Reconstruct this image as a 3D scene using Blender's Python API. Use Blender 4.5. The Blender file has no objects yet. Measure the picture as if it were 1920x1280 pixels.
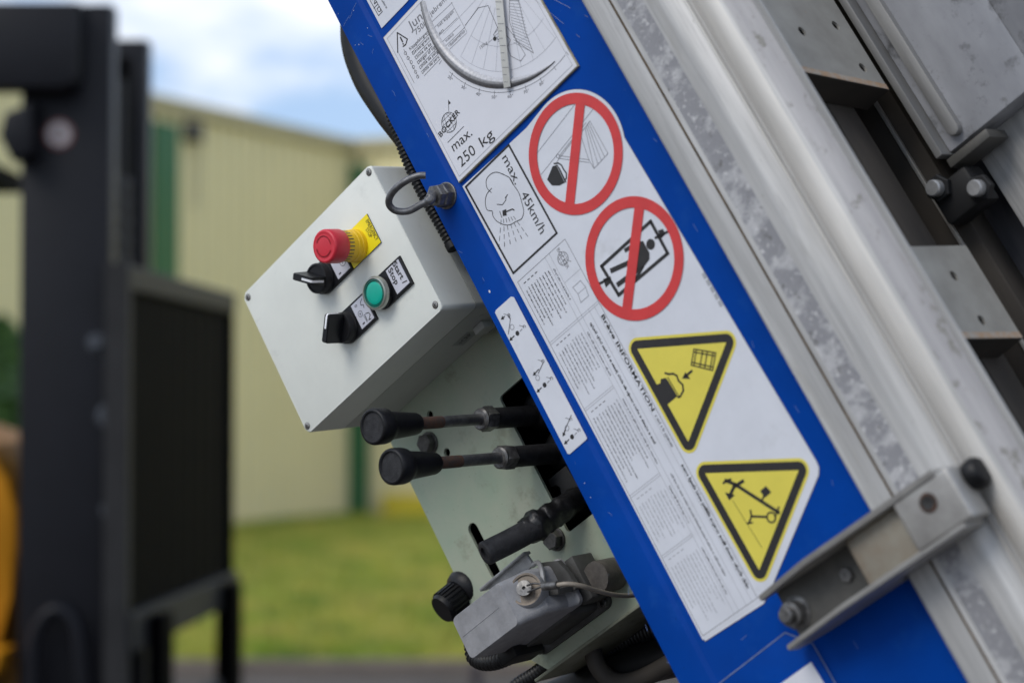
import bpy, bmesh, math, random
from mathutils import Vector, Matrix
random.seed(7)
rad = math.radians
S = bpy.context.scene

# ------------------------------------------------------------------ camera
F_PX, W_PX, H_PX = 3920.0, 1920, 1280
PITCH = rad(1.75)
CAM_Z = 1.5
cam_d = bpy.data.cameras.new('camera'); cam = bpy.data.objects.new('camera', cam_d)
S.collection.objects.link(cam); S.camera = cam
cam_d.sensor_fit = 'HORIZONTAL'; cam_d.sensor_width = 36.0; cam_d.lens = 36.0 * F_PX / W_PX
cam_d.clip_start = 0.05; cam_d.clip_end = 2000
cam.location = (0, 0, CAM_Z); cam.rotation_euler = (rad(90) + PITCH, 0, 0)
cam_d.dof.use_dof = True; cam_d.dof.focus_distance = 1.835; cam_d.dof.aperture_fstop = 3.8
S.render.resolution_x = 1024; S.render.resolution_y = 682

# ------------------------------------------------------------------ sky and sun
SUN_EL, SUN_AZ = rad(43), rad(230)             # azimuth measured from +Y towards +X: behind the camera
world = bpy.data.worlds.new('World'); S.world = world; world.use_nodes = True
nt = world.node_tree; nt.nodes.clear()
N = nt.nodes.new; L = nt.links.new
out = N('ShaderNodeOutputWorld'); bg = N('ShaderNodeBackground'); sky = N('ShaderNodeTexSky')
sky.sky_type = 'NISHITA'; sky.sun_disc = False; sky.sun_elevation = SUN_EL; sky.sun_rotation = SUN_AZ
sky.air_density = 1.0; sky.dust_density = 0.4; sky.ozone_density = 1.5
tc = N('ShaderNodeTexCoord'); mp = N('ShaderNodeMapping'); mp.inputs['Scale'].default_value = (1, 1, 2.6); mp.inputs['Location'].default_value = (16.69, 8.70, 4.38)
nz = N('ShaderNodeTexNoise'); nz.inputs['Scale'].default_value = 3.4; nz.inputs['Detail'].default_value = 7; nz.inputs['Roughness'].default_value = .55
cr = N('ShaderNodeValToRGB'); cr.color_ramp.elements[0].position = .48; cr.color_ramp.elements[1].position = .60
mx = N('ShaderNodeMixRGB'); mx.inputs['Color2'].default_value = (7.6, 7.55, 7.5, 1)
L(tc.outputs['Generated'], mp.inputs['Vector']); L(mp.outputs['Vector'], nz.inputs['Vector'])
L(nz.outputs['Fac'], cr.inputs['Fac']); L(cr.outputs['Color'], mx.inputs['Fac'])
tint = N('ShaderNodeMixRGB'); tint.inputs['Fac'].default_value = .70; tint.inputs['Color2'].default_value = (2.5, 3.5, 5.35, 1)
L(sky.outputs['Color'], tint.inputs['Color1']); L(tint.outputs['Color'], mx.inputs['Color1']); L(mx.outputs['Color'], bg.inputs['Color']); L(bg.outputs['Background'], out.inputs['Surface'])
bg.inputs['Strength'].default_value = 0.116
sun_d = bpy.data.lights.new('sun', 'SUN'); sun = bpy.data.objects.new('sun', sun_d); S.collection.objects.link(sun)
sun_d.energy = 1.2; sun_d.angle = rad(30); sun_d.color = (1, .945, .86)
sdir = Vector((math.sin(SUN_AZ) * math.cos(SUN_EL), math.cos(SUN_AZ) * math.cos(SUN_EL), math.sin(SUN_EL)))
sun.rotation_euler = sdir.to_track_quat('Z', 'Y').to_euler(); sun.location = (-3, -3, 6)

S.view_settings.view_transform = 'Standard'; S.view_settings.look = 'None'
S.view_settings.exposure = 0.55; S.view_settings.gamma = 1.0; S.view_settings.use_curve_mapping = False
S.cycles.use_denoising = True
S.cycles.max_bounces = 8; S.cycles.transparent_max_bounces = 8

# ------------------------------------------------------------------ frames
# The lift stands on a slope: its side panel has its own frame (u down the ladder, v across it, n out of the panel).
RM = Matrix(((0.43327951, 0.61363977, -0.66008719), (0.83817735, -0.54354839, 0.04487614), (-0.33125155, -0.57271405, -0.74984734)))
TV = Vector((0.0522, -0.1486, 1.7244))
# camera axes (right, down, forward) to world
CW = Matrix(((1, 0, 0), (0, math.sin(PITCH), math.cos(PITCH)), (0, -math.cos(PITCH), math.sin(PITCH))))
RW = CW @ RM
TW = CW @ TV + Vector((0, 0, CAM_Z))
M_LIFT = RW.to_4x4(); M_LIFT.translation = TW
RMT = RM.transposed()
O_LOC = -(RMT @ TV)

def P(x, y, n=0.0):
    """Point of the lift frame on the plane n that a photo measurement (x, y) refers to."""
    D = RMT @ Vector(((x - 960) / F_PX, (y - 640) / F_PX, 1))
    s = (n - O_LOC.z) / D.z
    return O_LOC + s * D
def ground_at(x, y, z=0.0):
    D = CW @ Vector(((x - 960) / F_PX, (y - 640) / F_PX, 1))
    s = (z - CAM_Z) / D.z
    return Vector((0, 0, CAM_Z)) + s * D
def at_depth(x, y, Y):
    D = CW @ Vector(((x - 960) / F_PX, (y - 640) / F_PX, 1))
    return Vector((0, 0, CAM_Z)) + (Y / D.y) * D

# ------------------------------------------------------------------ materials
MATS = {}
def mat(name, col, rough=.5, metal=0., var=.0, vscale=40., bump=0., bscale=200., coat=0., spots=None, streak=None, spec=.5, trans=0., col2=None, rvar=0.):
    m = bpy.data.materials.new(name); m.use_nodes = True
    t = m.node_tree; b = t.nodes['Principled BSDF']; ln = t.links.new
    b.inputs['Roughness'].default_value = rough; b.inputs['Metallic'].default_value = metal
    b.inputs['Base Color'].default_value = (*col, 1); b.inputs['Coat Weight'].default_value = coat; b.inputs['Coat Roughness'].default_value = .15
    b.inputs['Specular IOR Level'].default_value = spec; b.inputs['Transmission Weight'].default_value = trans
    tcn = t.nodes.new('ShaderNodeTexCoord'); vec = tcn.outputs['Object']
    if streak:
        mpn = t.nodes.new('ShaderNodeMapping'); mpn.inputs['Scale'].default_value = streak
        ln(vec, mpn.inputs['Vector']); vec = mpn.outputs['Vector']
    cur = None
    if var > 0 or col2:
        n1 = t.nodes.new('ShaderNodeTexNoise'); n1.inputs['Scale'].default_value = vscale; n1.inputs['Detail'].default_value = 6; n1.inputs['Roughness'].default_value = .62
        ln(vec, n1.inputs['Vector'])
        r = t.nodes.new('ShaderNodeValToRGB'); r.color_ramp.elements[0].position = .36; r.color_ramp.elements[1].position = .66
        c2 = col2 or tuple(c * (1 - var) for c in col)
        r.color_ramp.elements[0].color = (*c2, 1); r.color_ramp.elements[1].color = (*col, 1)
        ln(n1.outputs['Fac'], r.inputs['Fac']); cur = r.outputs['Color']
        if rvar:
            mr = t.nodes.new('ShaderNodeMapRange'); mr.inputs['To Min'].default_value = min(1, rough + rvar); mr.inputs['To Max'].default_value = max(.02, rough - rvar)
            ln(n1.outputs['Fac'], mr.inputs['Value']); ln(mr.outputs['Result'], b.inputs['Roughness'])
    for sp in (spots or []):
        sc, lo, hi, scol = sp[:4]
        n2 = t.nodes.new('ShaderNodeTexNoise'); n2.inputs['Scale'].default_value = sc; n2.inputs['Detail'].default_value = 5; n2.inputs['Roughness'].default_value = .7
        if len(sp) > 4:
            m2 = t.nodes.new('ShaderNodeMapping'); m2.inputs['Scale'].default_value = sp[4]; ln(tcn.outputs['Object'], m2.inputs['Vector']); ln(m2.outputs['Vector'], n2.inputs['Vector'])
        else: ln(tcn.outputs['Object'], n2.inputs['Vector'])
        r2 = t.nodes.new('ShaderNodeValToRGB'); r2.color_ramp.elements[0].position = lo; r2.color_ramp.elements[1].position = hi
        ln(n2.outputs['Fac'], r2.inputs['Fac'])
        mxn = t.nodes.new('ShaderNodeMixRGB'); mxn.inputs['Color2'].default_value = (*scol, 1)
        if cur: ln(cur, mxn.inputs['Color1'])
        else: mxn.inputs['Color1'].default_value = (*col, 1)
        ln(r2.outputs['Color'], mxn.inputs['Fac']); cur = mxn.outputs['Color']
    if cur: ln(cur, b.inputs['Base Color'])
    if bump > 0:
        n3 = t.nodes.new('ShaderNodeTexNoise'); n3.inputs['Scale'].default_value = bscale; n3.inputs['Detail'].default_value = 4
        ln(vec, n3.inputs['Vector'])
        bn = t.nodes.new('ShaderNodeBump'); bn.inputs['Strength'].default_value = bump; bn.inputs['Distance'].default_value = .001
        ln(n3.outputs['Fac'], bn.inputs['Height']); ln(bn.outputs['Normal'], b.inputs['Normal'])
    MATS[name] = m
    return m

mat('blue_paint', (.0, .050, .315), .42, var=.20, vscale=9, bump=.06, bscale=350, spec=.07, rvar=.10, spots=[(75, .72, .75, (.10, .22, .52)), (22, .56, .80, (.006, .062, .30)), (160, .66, .74, (.004, .030, .16)), (420, .70, .735, (.09, .16, .34), (.10, 1, 1))])
mat('blue_edge', (.16, .22, .42), .45, var=.4, vscale=90)
mat('sticker_white', (.66, .68, .735), .42, var=.10, vscale=16, bump=.06, bscale=40, spots=[(130, .68, .78, (.40, .40, .42)), (18, .58, .80, (.52, .53, .56)), (500, .70, .76, (.30, .30, .30))])
mat('sign_white', (.68, .69, .74), .35, var=.05, vscale=14, spots=[(160, .72, .80, (.42, .40, .38))])
mat('print_black', (.022, .020, .020), .5, var=.25, vscale=120)
mat('print_grey', (.16, .16, .175), .5)
mat('print_lightgrey', (.36, .37, .40), .5)
mat('print_red', (.62, .045, .045), .42, var=.12, vscale=60)
mat('print_yellow', (.72, .62, .09), .42, var=.07, vscale=30)
mat('sign_edge', (.44, .40, .27), .45, var=.45, vscale=90)
mat('grey_plastic', (.735, .755, .70), .48, var=.08, vscale=12, bump=.10, bscale=900, spots=[(55, .715, .76, (.36, .37, .36)), (26, .60, .82, (.58, .60, .56)), (240, .72, .76, (.40, .41, .39)), (300, .67, .74, (.60, .62, .59), (1, .08, 1))])
mat('grey_plastic_base', (.50, .515, .48), .5, var=.10, vscale=18, bump=.10, bscale=900, spots=[(70, .70, .76, (.22, .23, .22))])
mat('gasket', (.05, .05, .05), .7)
mat('red_plastic', (.62, .025, .045), .42, var=.10, vscale=60, bump=.05, bscale=500)
mat('red_plastic_dark', (.36, .012, .022), .5)
mat('yellow_plastic', (.80, .50, .012), .45, var=.10, vscale=80)
mat('yellow_label', (.88, .73, .012), .45)
mat('black_plastic', (.0075, .008, .010), .38, spec=.35, var=.2, vscale=90, bump=.05, bscale=500)
mat('black_plastic_soft', (.011, .011, .013), .52, spec=.3, var=.35, vscale=60, bump=.10, bscale=400, spots=[(120, .68, .80, (.06, .06, .065))])
mat('white_print', (.75, .76, .78), .5)
mat('label_silver', (.60, .61, .68), .38, var=.06, vscale=60)
mat('green_lens', (.0, .40, .29), .30, var=.05, vscale=60)
mat('green_lens_rim', (.0, .10, .075), .35)
mat('bezel', (.42, .43, .38), .32, metal=.7, var=.2, vscale=80)
mat('screw_steel', (.42, .40, .37), .38, metal=.9, var=.35, vscale=500)
mat('screw_dark', (.02, .02, .02), .6)
mat('bolt_dark', (.14, .135, .13), .42, metal=.75, var=.5, vscale=150, bump=.15, bscale=600)
mat('zinc_steel', (.24, .235, .23), .45, metal=.75, var=.6, vscale=160, bump=.1, bscale=600)
mat('rod_steel', (.20, .20, .205), .45, metal=.75, var=.4, vscale=150, bump=.2, bscale=700)
mat('rust', (.085, .036, .019), .8, col2=(.035, .026, .022), vscale=180, bump=.4, bscale=900)
mat('rubber', (.0055, .0055, .0070), .46, spec=.3, var=.35, vscale=80, bump=.15, bscale=600, spots=[(90, .66, .82, (.018, .018, .020))])
mat('rubber_worn', (.032, .032, .035), .62, spec=.3, var=.5, vscale=140, bump=.4, bscale=700)
mat('tape', (.010, .010, .011), .42, var=.5, vscale=70, bump=.9, bscale=160)
mat('hose', (.008, .008, .0085), .5, spec=.3, var=.4, vscale=120)
mat('conduit', (.013, .013, .014), .42, spec=.35, var=.4, vscale=200)
mat('green_plate', (.31, .385, .29), .50, metal=.15, col2=(.38, .405, .315), vscale=16, bump=.05, bscale=500, rvar=.08,
    spots=[(38, .60, .80, (.26, .31, .245)), (24, .58, .74, (.25, .265, .195)), (330, .64, .72, (.10, .11, .08)), (900, .66, .72, (.08, .085, .06))])
mat('plate_underside', (.19, .20, .145), .62, metal=.15, col2=(.26, .27, .21), vscale=30, spots=[(120, .55, .75, (.10, .105, .07))])  # darker copy of the green plate: downward-facing shade in the colour, plus spots
mat('valve_black', (.005, .005, .0055), .55, spec=.3, var=.3, vscale=90)
mat('valve_plate', (.016, .016, .017), .6, spec=.3, var=.3, vscale=60)
mat('connector_grey', (.30, .30, .31), .52, spec=.3, var=.25, vscale=70, bump=.35, bscale=950, spots=[(190, .72, .78, (.42, .42, .44))])
mat('connector_base', (.075, .074, .071), .58, spec=.3, var=.35, vscale=40, bump=.25, bscale=700)
mat('lever_metal', (.40, .40, .40), .48, metal=.55, var=.3, vscale=90)
mat('cap_brown', (.105, .093, .082), .6, var=.45, vscale=90, bump=.3, bscale=500)
mat('boss_brown', (.20, .165, .13), .55, metal=.3, var=.4, vscale=110)
mat('cable_beige', (.27, .235, .19), .5, var=.25, vscale=90)
mat('aluminium', (.55, .545, .535), .54, metal=.20, var=.38, vscale=60, streak=(.05, 1, 1), bump=.10, bscale=180, rvar=.08,
    spots=[(150, .66, .76, (.26, .25, .24), (.6, 1, 1)), (300, .54, .66, (.36, .355, .35), (.04, 1, 1)), (34, .60, .72, (.36, .35, .33), (.12, 1, 1))])
mat('aluminium_mottled', (.52, .515, .52), .56, metal=.15, col2=(.40, .40, .41), vscale=90, streak=(.08, 1, 1), bump=.10, bscale=180,
    spots=[(46, .42, .52, (.26, .26, .275), (.8, .55, 1)), (150, .57, .66, (.56, .555, .56)), (90, .58, .68, (.14, .138, .135)), (420, .56, .66, (.33, .33, .335))])
mat('aluminium_dirty', (.44, .43, .435), .56, metal=.15, col2=(.30, .295, .305), vscale=60, streak=(.06, 1, 1),
    spots=[(70, .56, .64, (.20, .195, .175), (.7, 1, 1)), (260, .60, .70, (.30, .29, .28), (.1, 1, 1))])
mat('aluminium_highlight', (.72, .695, .65), .50, metal=.15, var=.30, vscale=30, streak=(.12, 1, 1))  # highlight on the rail's ridge and bead, put into a lighter colour
mat('strip_grey', (.30, .295, .285), .5, metal=.4, col2=(.20, .195, .19), vscale=50, streak=(.1, 1, 1))
mat('scratch_blue', (.12, .19, .42), .5)
mat('edge_dirt', (.10, .115, .17), .7)
mat('joint_brown', (.21, .155, .10), .7, var=.5, vscale=60)
mat('galvanised', (.40, .39, .37), .50, metal=.45, col2=(.30, .29, .275), vscale=40, bump=.08, bscale=160, rvar=.1)
mat('galvanised_dark', (.115, .110, .10), .55, metal=.4, col2=(.08, .078, .072), vscale=36)
mat('rung_plate', (.37, .36, .33), .52, metal=.3, col2=(.27, .26, .235), vscale=18, spots=[(26, .66, .80, (.36, .25, .17))])
mat('rust_light', (.36, .22, .12), .7, col2=(.34, .31, .27), vscale=120)
mat('frame_dark', (.030, .027, .025), .65, spec=.25, col2=(.058, .050, .042), vscale=14, streak=(.3, 1, 1))  # colour darkened to carry the shade of the ladder gap
mat('ladder_grey', (.42, .425, .45), .5, metal=.25, col2=(.27, .275, .295), vscale=14, streak=(.4, 1, 1), spots=[(26, .555, .70, (.10, .10, .10)), (110, .60, .75, (.20, .20, .20))])
mat('ladder_black', (.022, .023, .030), .42, metal=.4, col2=(.08, .08, .09), vscale=26, streak=(.15, 1, 1))
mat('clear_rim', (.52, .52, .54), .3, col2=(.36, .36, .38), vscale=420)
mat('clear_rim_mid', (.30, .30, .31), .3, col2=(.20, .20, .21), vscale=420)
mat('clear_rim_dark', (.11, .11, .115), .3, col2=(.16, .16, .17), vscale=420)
mat('pointer', (.55, .55, .52), .4, var=.12, vscale=60)
mat('bracket_fill', (.30, .285, .235), .6, metal=.3, col2=(.24, .19, .14), vscale=26)

# ------------------------------------------------------------------ mesh helpers
def finish(bm, smooth=True, angle=35, recalc=True):
    if recalc: bmesh.ops.recalc_face_normals(bm, faces=bm.faces)
    if smooth:
        for f in bm.faces: f.smooth = True
        for e in bm.edges:
            if len(e.link_faces) == 2 and e.calc_face_angle(0) > rad(angle): e.smooth = False
def obj(name, bm, mats, parent=None, smooth=True, angle=35, recalc=True):
    finish(bm, smooth, angle, recalc)
    me = bpy.data.meshes.new(name); bm.to_mesh(me); bm.free()
    for m in (mats if isinstance(mats, (list, tuple)) else [mats]): me.materials.append(MATS[m])
    o = bpy.data.objects.new(name, me); S.collection.objects.link(o)
    if parent: o.parent = parent
    return o
def tag(o, label=None, cat=None, group=None, kind=None):
    if label: o['label'] = label
    if cat: o['category'] = cat
    if group: o['group'] = group
    if kind: o['kind'] = kind
    return o
def empty(name, M=None, parent=None):
    o = bpy.data.objects.new(name, None); S.collection.objects.link(o); o.empty_display_size = .05
    if M is not None: o.matrix_world = M
    if parent: o.parent = parent
    return o
def copy_tree(o, parent=None):
    c = o.copy(); S.collection.objects.link(c)
    if parent: c.parent = parent
    for ch in list(o.children): copy_tree(ch, c)
    return c
def NB(): return bmesh.new()
def box(bm, a, b, bev=0., seg=2, mi=0):
    a = Vector(a); b = Vector(b)
    r = bmesh.ops.create_cube(bm, size=1.0); vs = r['verts']
    for v in vs: v.co = Vector(((a.x + b.x) / 2 + v.co.x * abs(b.x - a.x), (a.y + b.y) / 2 + v.co.y * abs(b.y - a.y), (a.z + b.z) / 2 + v.co.z * abs(b.z - a.z)))
    fs = set(f for v in vs for f in v.link_faces)
    for f in fs: f.material_index = mi
    if bev > 0:
        es = list(set(e for v in vs for e in v.link_edges))
        bmesh.ops.bevel(bm, geom=es, offset=bev, segments=seg, affect='EDGES', profile=.5)
    return bm
def prism(bm, poly, n0, n1, mi=0, bev=0., seg=2, capmi=None):
    """Outline of (u, v) points raised from n0 to n1."""
    bot = [bm.verts.new((p[0], p[1], n0)) for p in poly]; top = [bm.verts.new((p[0], p[1], n1)) for p in poly]
    k = len(poly); fs = []
    ft = bm.faces.new(top); fs.append(ft); fs.append(bm.faces.new(bot[::-1]))
    for i in range(k): fs.append(bm.faces.new((bot[i], bot[(i + 1) % k], top[(i + 1) % k], top[i])))
    for f in fs: f.material_index = mi
    if capmi is not None: ft.material_index = capmi
    if bev > 0:
        bmesh.ops.bevel(bm, geom=list(ft.edges), offset=bev, segments=seg, affect='EDGES', profile=.5)
    return bm
def flat(bm, poly, n, mi=0):
    f = bm.faces.new([bm.verts.new((p[0], p[1], n)) for p in poly]); f.material_index = mi
    f.normal_update()
    if f.normal.z < 0: f.normal_flip()
    return f
def stroke(bm, pts, w, n, mi=0, closed=False):
    """Printed line of width w along (u, v) points."""
    pts = [Vector((p[0], p[1])) for p in pts]
    if closed: pts = pts + [pts[0]]
    for a, b in zip(pts, pts[1:]):
        d = b - a
        if d.length < 1e-6: continue
        d.normalize(); o = Vector((-d.y, d.x)) * w / 2; e = d * w * .35
        flat(bm, [a - e + o, b + e + o, b + e - o, a - e - o], n, mi)
def ringf(bm, c, r0, r1, n, mi=0, k=64, a0=0., a1=2 * math.pi):
    for i in range(k):
        t0 = a0 + (a1 - a0) * i / k; t1 = a0 + (a1 - a0) * (i + 1) / k
        flat(bm, [(c[0] + r * math.cos(t), c[1] + r * math.sin(t)) for r, t in ((r0, t0), (r1, t0), (r1, t1), (r0, t1))], n, mi)
def circ(c, r, k=48, a0=0., a1=2 * math.pi, end=False):
    m = k + 1 if end else k
    return [(c[0] + r * math.cos(a0 + (a1 - a0) * i / k), c[1] + r * math.sin(a0 + (a1 - a0) * i / k)) for i in range(m)]
def rrect(u0, u1, v0, v1, r, k=5):
    pts = []
    for cx, cy, a in ((u1 - r, v1 - r, 0), (u0 + r, v1 - r, 90), (u0 + r, v0 + r, 180), (u1 - r, v0 + r, 270)):
        for i in range(k + 1):
            t = rad(a + 90 * i / k); pts.append((cx + r * math.cos(t), cy + r * math.sin(t)))
    return pts
def lathe(bm, prof, k=48, M=None, mis=None, cap=True):
    """prof = [(radius, height)], turned about +z then placed with M."""
    M = M or Matrix.Identity(4); rings = []
    for r, h in prof:
        if r < 1e-7: rings.append([bm.verts.new(M @ Vector((0, 0, h)))])
        else: rings.append([bm.verts.new(M @ Vector((r * math.cos(2 * math.pi * i / k), r * math.sin(2 * math.pi * i / k), h))) for i in range(k)])
    for j in range(len(rings) - 1):
        a, b = rings[j], rings[j + 1]; mi = mis[j] if mis else 0
        for i in range(k):
            i2 = (i + 1) % k
            if len(a) == 1 and len(b) == 1: continue
            if len(a) == 1: f = bm.faces.new((a[0], b[i], b[i2]))
            elif len(b) == 1: f = bm.faces.new((a[i], b[0], a[i2])) if False else bm.faces.new((a[i], a[i2], b[0]))
            else: f = bm.faces.new((a[i], a[i2], b[i2], b[i]))
            f.material_index = mi
    if cap:
        if len(rings[0]) > 1: bm.faces.new(rings[0][::-1]).material_index = mis[0] if mis else 0
        if len(rings[-1]) > 1: bm.faces.new(rings[-1]).material_index = mis[-1] if mis else 0
    return bm
def frame_to(origin, z):
    z = Vector(z).normalized(); q = z.to_track_quat('Z', 'Y')
    m = q.to_matrix().to_4x4(); m.translation = Vector(origin); return m
def smooth_path(pts, sub=8):
    pts = [Vector(p) for p in pts]; res = []
    ext = [pts[0] * 2 - pts[1]] + pts + [pts[-1] * 2 - pts[-2]]
    for i in range(1, len(ext) - 2):
        p0, p1, p2, p3 = ext[i - 1:i + 3]
        for s in range(sub):
            t = s / sub
            res.append(.5 * ((2 * p1) + (p2 - p0) * t + (2 * p0 - 5 * p1 + 4 * p2 - p3) * t * t + (3 * p1 - p0 - 3 * p2 + p3) * t ** 3))
    res.append(pts[-1]); return res
def tube(bm, pts, r, k=16, sub=8, smooth=True, mi=0, rfun=None, cap=True):
    path = smooth_path(pts, sub) if smooth and len(pts) > 2 else [Vector(p) for p in pts]
    if not smooth and sub > 1 and len(path) == 2:
        path = [path[0].lerp(path[1], i / sub) for i in range(sub + 1)]
    rings = []; up = None; n = len(path)
    for i, p in enumerate(path):
        t = (path[min(i + 1, n - 1)] - path[max(i - 1, 0)]).normalized()
        if up is None: up = t.orthogonal().normalized()
        up = (up - t * up.dot(t)).normalized(); sd = t.cross(up)
        rr = rfun(i / (n - 1)) if rfun else r
        rings.append([bm.verts.new(p + (up * math.cos(2 * math.pi * a / k) + sd * math.sin(2 * math.pi * a / k)) * rr) for a in range(k)])
    for a, b in zip(rings, rings[1:]):
        for i in range(k):
            f = bm.faces.new((a[i], a[(i + 1) % k], b[(i + 1) % k], b[i])); f.material_index = mi
    if cap:
        bm.faces.new(rings[0][::-1]).material_index = mi; bm.faces.new(rings[-1]).material_index = mi
    return bm
def corrugated(bm, pts, r, pitch=.0055, depth=.0018, k=14):
    path = smooth_path(pts, 24); ln = sum((b - a).length for a, b in zip(path, path[1:]))
    cnt = int(ln / pitch) * 6; step = ln / cnt
    res = [path[0]]; acc = 0
    for a, b in zip(path, path[1:]):
        seg = (b - a).length; d = step - acc
        while d <= seg: res.append(a.lerp(b, d / seg)); d += step
        acc = seg - (d - step)
    wave = [0, .25, 1, 1, .25, 0]
    m = len(res)
    return tube(bm, res, r, k=k, smooth=False, sub=1, rfun=lambda t: r - depth + depth * wave[int(round(t * (m - 1))) % 6])
def hexhead(bm, c, axis, r, h, washer=None, mi=0, dome=True):
    Mx = frame_to(c, axis); z = 0
    if washer:
        lathe(bm, [(washer[0], 0), (washer[0], washer[1] * .8), (washer[0] - .0004, washer[1])], 32, Mx); z = washer[1]
    rot = random.random()
    k = 6; pr = [(r, z), (r, z + h * .86), (r * .90, z + h)]
    rings = [[bm.verts.new(Mx @ Vector((a * math.cos(rot + math.pi * i / 3), a * math.sin(rot + math.pi * i / 3), b))) for i in range(6)] for a, b in pr]
    for A, B in zip(rings, rings[1:]):
        for i in range(6): bm.faces.new((A[i], A[(i + 1) % 6], B[(i + 1) % 6], B[i])).material_index = mi
    bm.faces.new(rings[-1]).material_index = mi; bm.faces.new(rings[0][::-1])
    return bm
def extrude_profile(bm, prof, u0, u1, mis=None, closed=True, nseg=1):
    """(v, n) outline drawn along u."""
    cols = []
    for j in range(nseg + 1):
        u = u0 + (u1 - u0) * j / nseg
        cols.append([bm.verts.new((u, v, n)) for v, n in prof])
    k = len(prof); rng = range(k) if closed else range(k - 1)
    for A, B in zip(cols, cols[1:]):
        for i in rng:
            f = bm.faces.new((A[i], A[(i + 1) % k], B[(i + 1) % k], B[i])); f.material_index = mis[i] if mis else 0
    if closed:
        try: bm.faces.new(cols[0]); bm.faces.new(cols[-1][::-1])
        except Exception: pass
    return bm
def holed_plate(name, outer, holes, n0, n1, mats, parent):
    """Sheet with real openings: 2D filled curve given thickness."""
    cu = bpy.data.curves.new(name, 'CURVE'); cu.dimensions = '2D'; cu.fill_mode = 'BOTH'; cu.extrude = abs(n1 - n0) / 2
    for ring in [outer] + holes:
        sp = cu.splines.new('POLY'); sp.points.add(len(ring) - 1); sp.use_cyclic_u = True
        for i, p in enumerate(ring): sp.points[i].co = (p[0], p[1], 0, 1)
    o = bpy.data.objects.new(name, cu); S.collection.objects.link(o)
    dg = bpy.context.evaluated_depsgraph_get(); me = bpy.data.meshes.new_from_object(o.evaluated_get(dg))
    bpy.data.objects.remove(o)
    bm = NB(); bm.from_mesh(me); bpy.data.meshes.remove(me)
    bmesh.ops.remove_doubles(bm, verts=bm.verts, dist=1e-6)
    for v in bm.verts: v.co.z += (n0 + n1) / 2
    for f in bm.faces: f.material_index = 0
    return obj(name, bm, mats, parent, smooth=True, angle=30)
_tcache = {}
def text_mesh(s, off=0.):
    if (s, off) in _tcache: return _tcache[(s, off)]
    cu = bpy.data.curves.new('t', 'FONT'); cu.body = s; cu.size = 1.0; cu.resolution_u = 3; cu.space_character = 1.02 + off * 2; cu.offset = off
    o = bpy.data.objects.new('t', cu); S.collection.objects.link(o)
    dg = bpy.context.evaluated_depsgraph_get(); me = bpy.data.meshes.new_from_object(o.evaluated_get(dg))
    vs = [v.co.copy() for v in me.vertices]; fs = [tuple(p.vertices) for p in me.polygons]
    bpy.data.objects.remove(o); bpy.data.meshes.remove(me)
    _tcache[(s, off)] = (vs, fs); return vs, fs
def text(bm, s, a, b, h, n, mi=0, bold=0.):
    """Lettering from a to b on the plane n; h = capital height; reading direction a->b."""
    vs, fs = text_mesh(s, bold)
    x0 = min(v.x for v in vs); x1 = max(v.x for v in vs)
    a = Vector((a[0], a[1])); b = Vector((b[0], b[1])); d = b - a; sx = d.length / (x1 - x0); d.normalize(); up = Vector((-d.y, d.x)); sy = h / .70
    nv = []
    for v in vs:
        q = a + d * ((v.x - x0) * sx) + up * v.y * sy
        nv.append(bm.verts.new((q.x, q.y, n)))
    for f in fs:
        try: bm.faces.new([nv[i] for i in f]).material_index = mi
        except Exception: pass
def px(pts, n=0.): return [tuple(P(x, y, n)[:2]) for x, y in pts]

# ================================================================== SETTING
mat('asphalt', (.078, .064, .052), .9, var=.4, vscale=3, bump=.3, bscale=60, spots=[(1.2, .50, .70, (.105, .09, .08))])
mat('soil_green', (.18, .24, .020), .9, col2=(.32, .28, .05), vscale=1.6, spots=[(.6, .55, .70, (.10, .085, .03))])
mat('grass', (.185, .30, .018), .6, col2=(.47, .41, .085), vscale=1.1, spots=[(1.6, .52, .64, (.06, .15, .010)), (3.5, .60, .70, (.20, .15, .06))])
mat('cream_wall', (.80, .725, .44), .55, var=.05, vscale=1.2)
mat('cream_roof', (.46, .41, .24), .55, var=.1, vscale=2)
mat('green_trim', (.022, .135, .055), .5, var=.1, vscale=2)
mat('yellow_box', (.66, .52, .012), .5, var=.2, vscale=5)
mat('kerb_stone', (.15, .122, .10), .85, var=.3, vscale=4)
mat('leaf_dark', (.020, .060, .008), .6, col2=(.05, .12, .016), vscale=4)
mat('bark', (.06, .045, .03), .9, var=.4, vscale=10)
mat('post_dark', (.030, .024, .030), .6)

bm = NB(); box(bm, (-120, -60, -.2), (120, 140, 0)); tag(obj('ground', bm, 'asphalt', smooth=False), kind='structure')
g0 = ground_at(640, 1254); YG = g0.y
bm = NB(); box(bm, (-40, YG, -.1), (40, 60, .045)); tag(obj('lawn', bm, 'soil_green', smooth=False), kind='structure')
bm = NB(); box(bm, (-40, YG - .16, -.1), (40, YG, .060), .012); tag(obj('kerb', bm, 'kerb_stone'), kind='structure')
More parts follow.
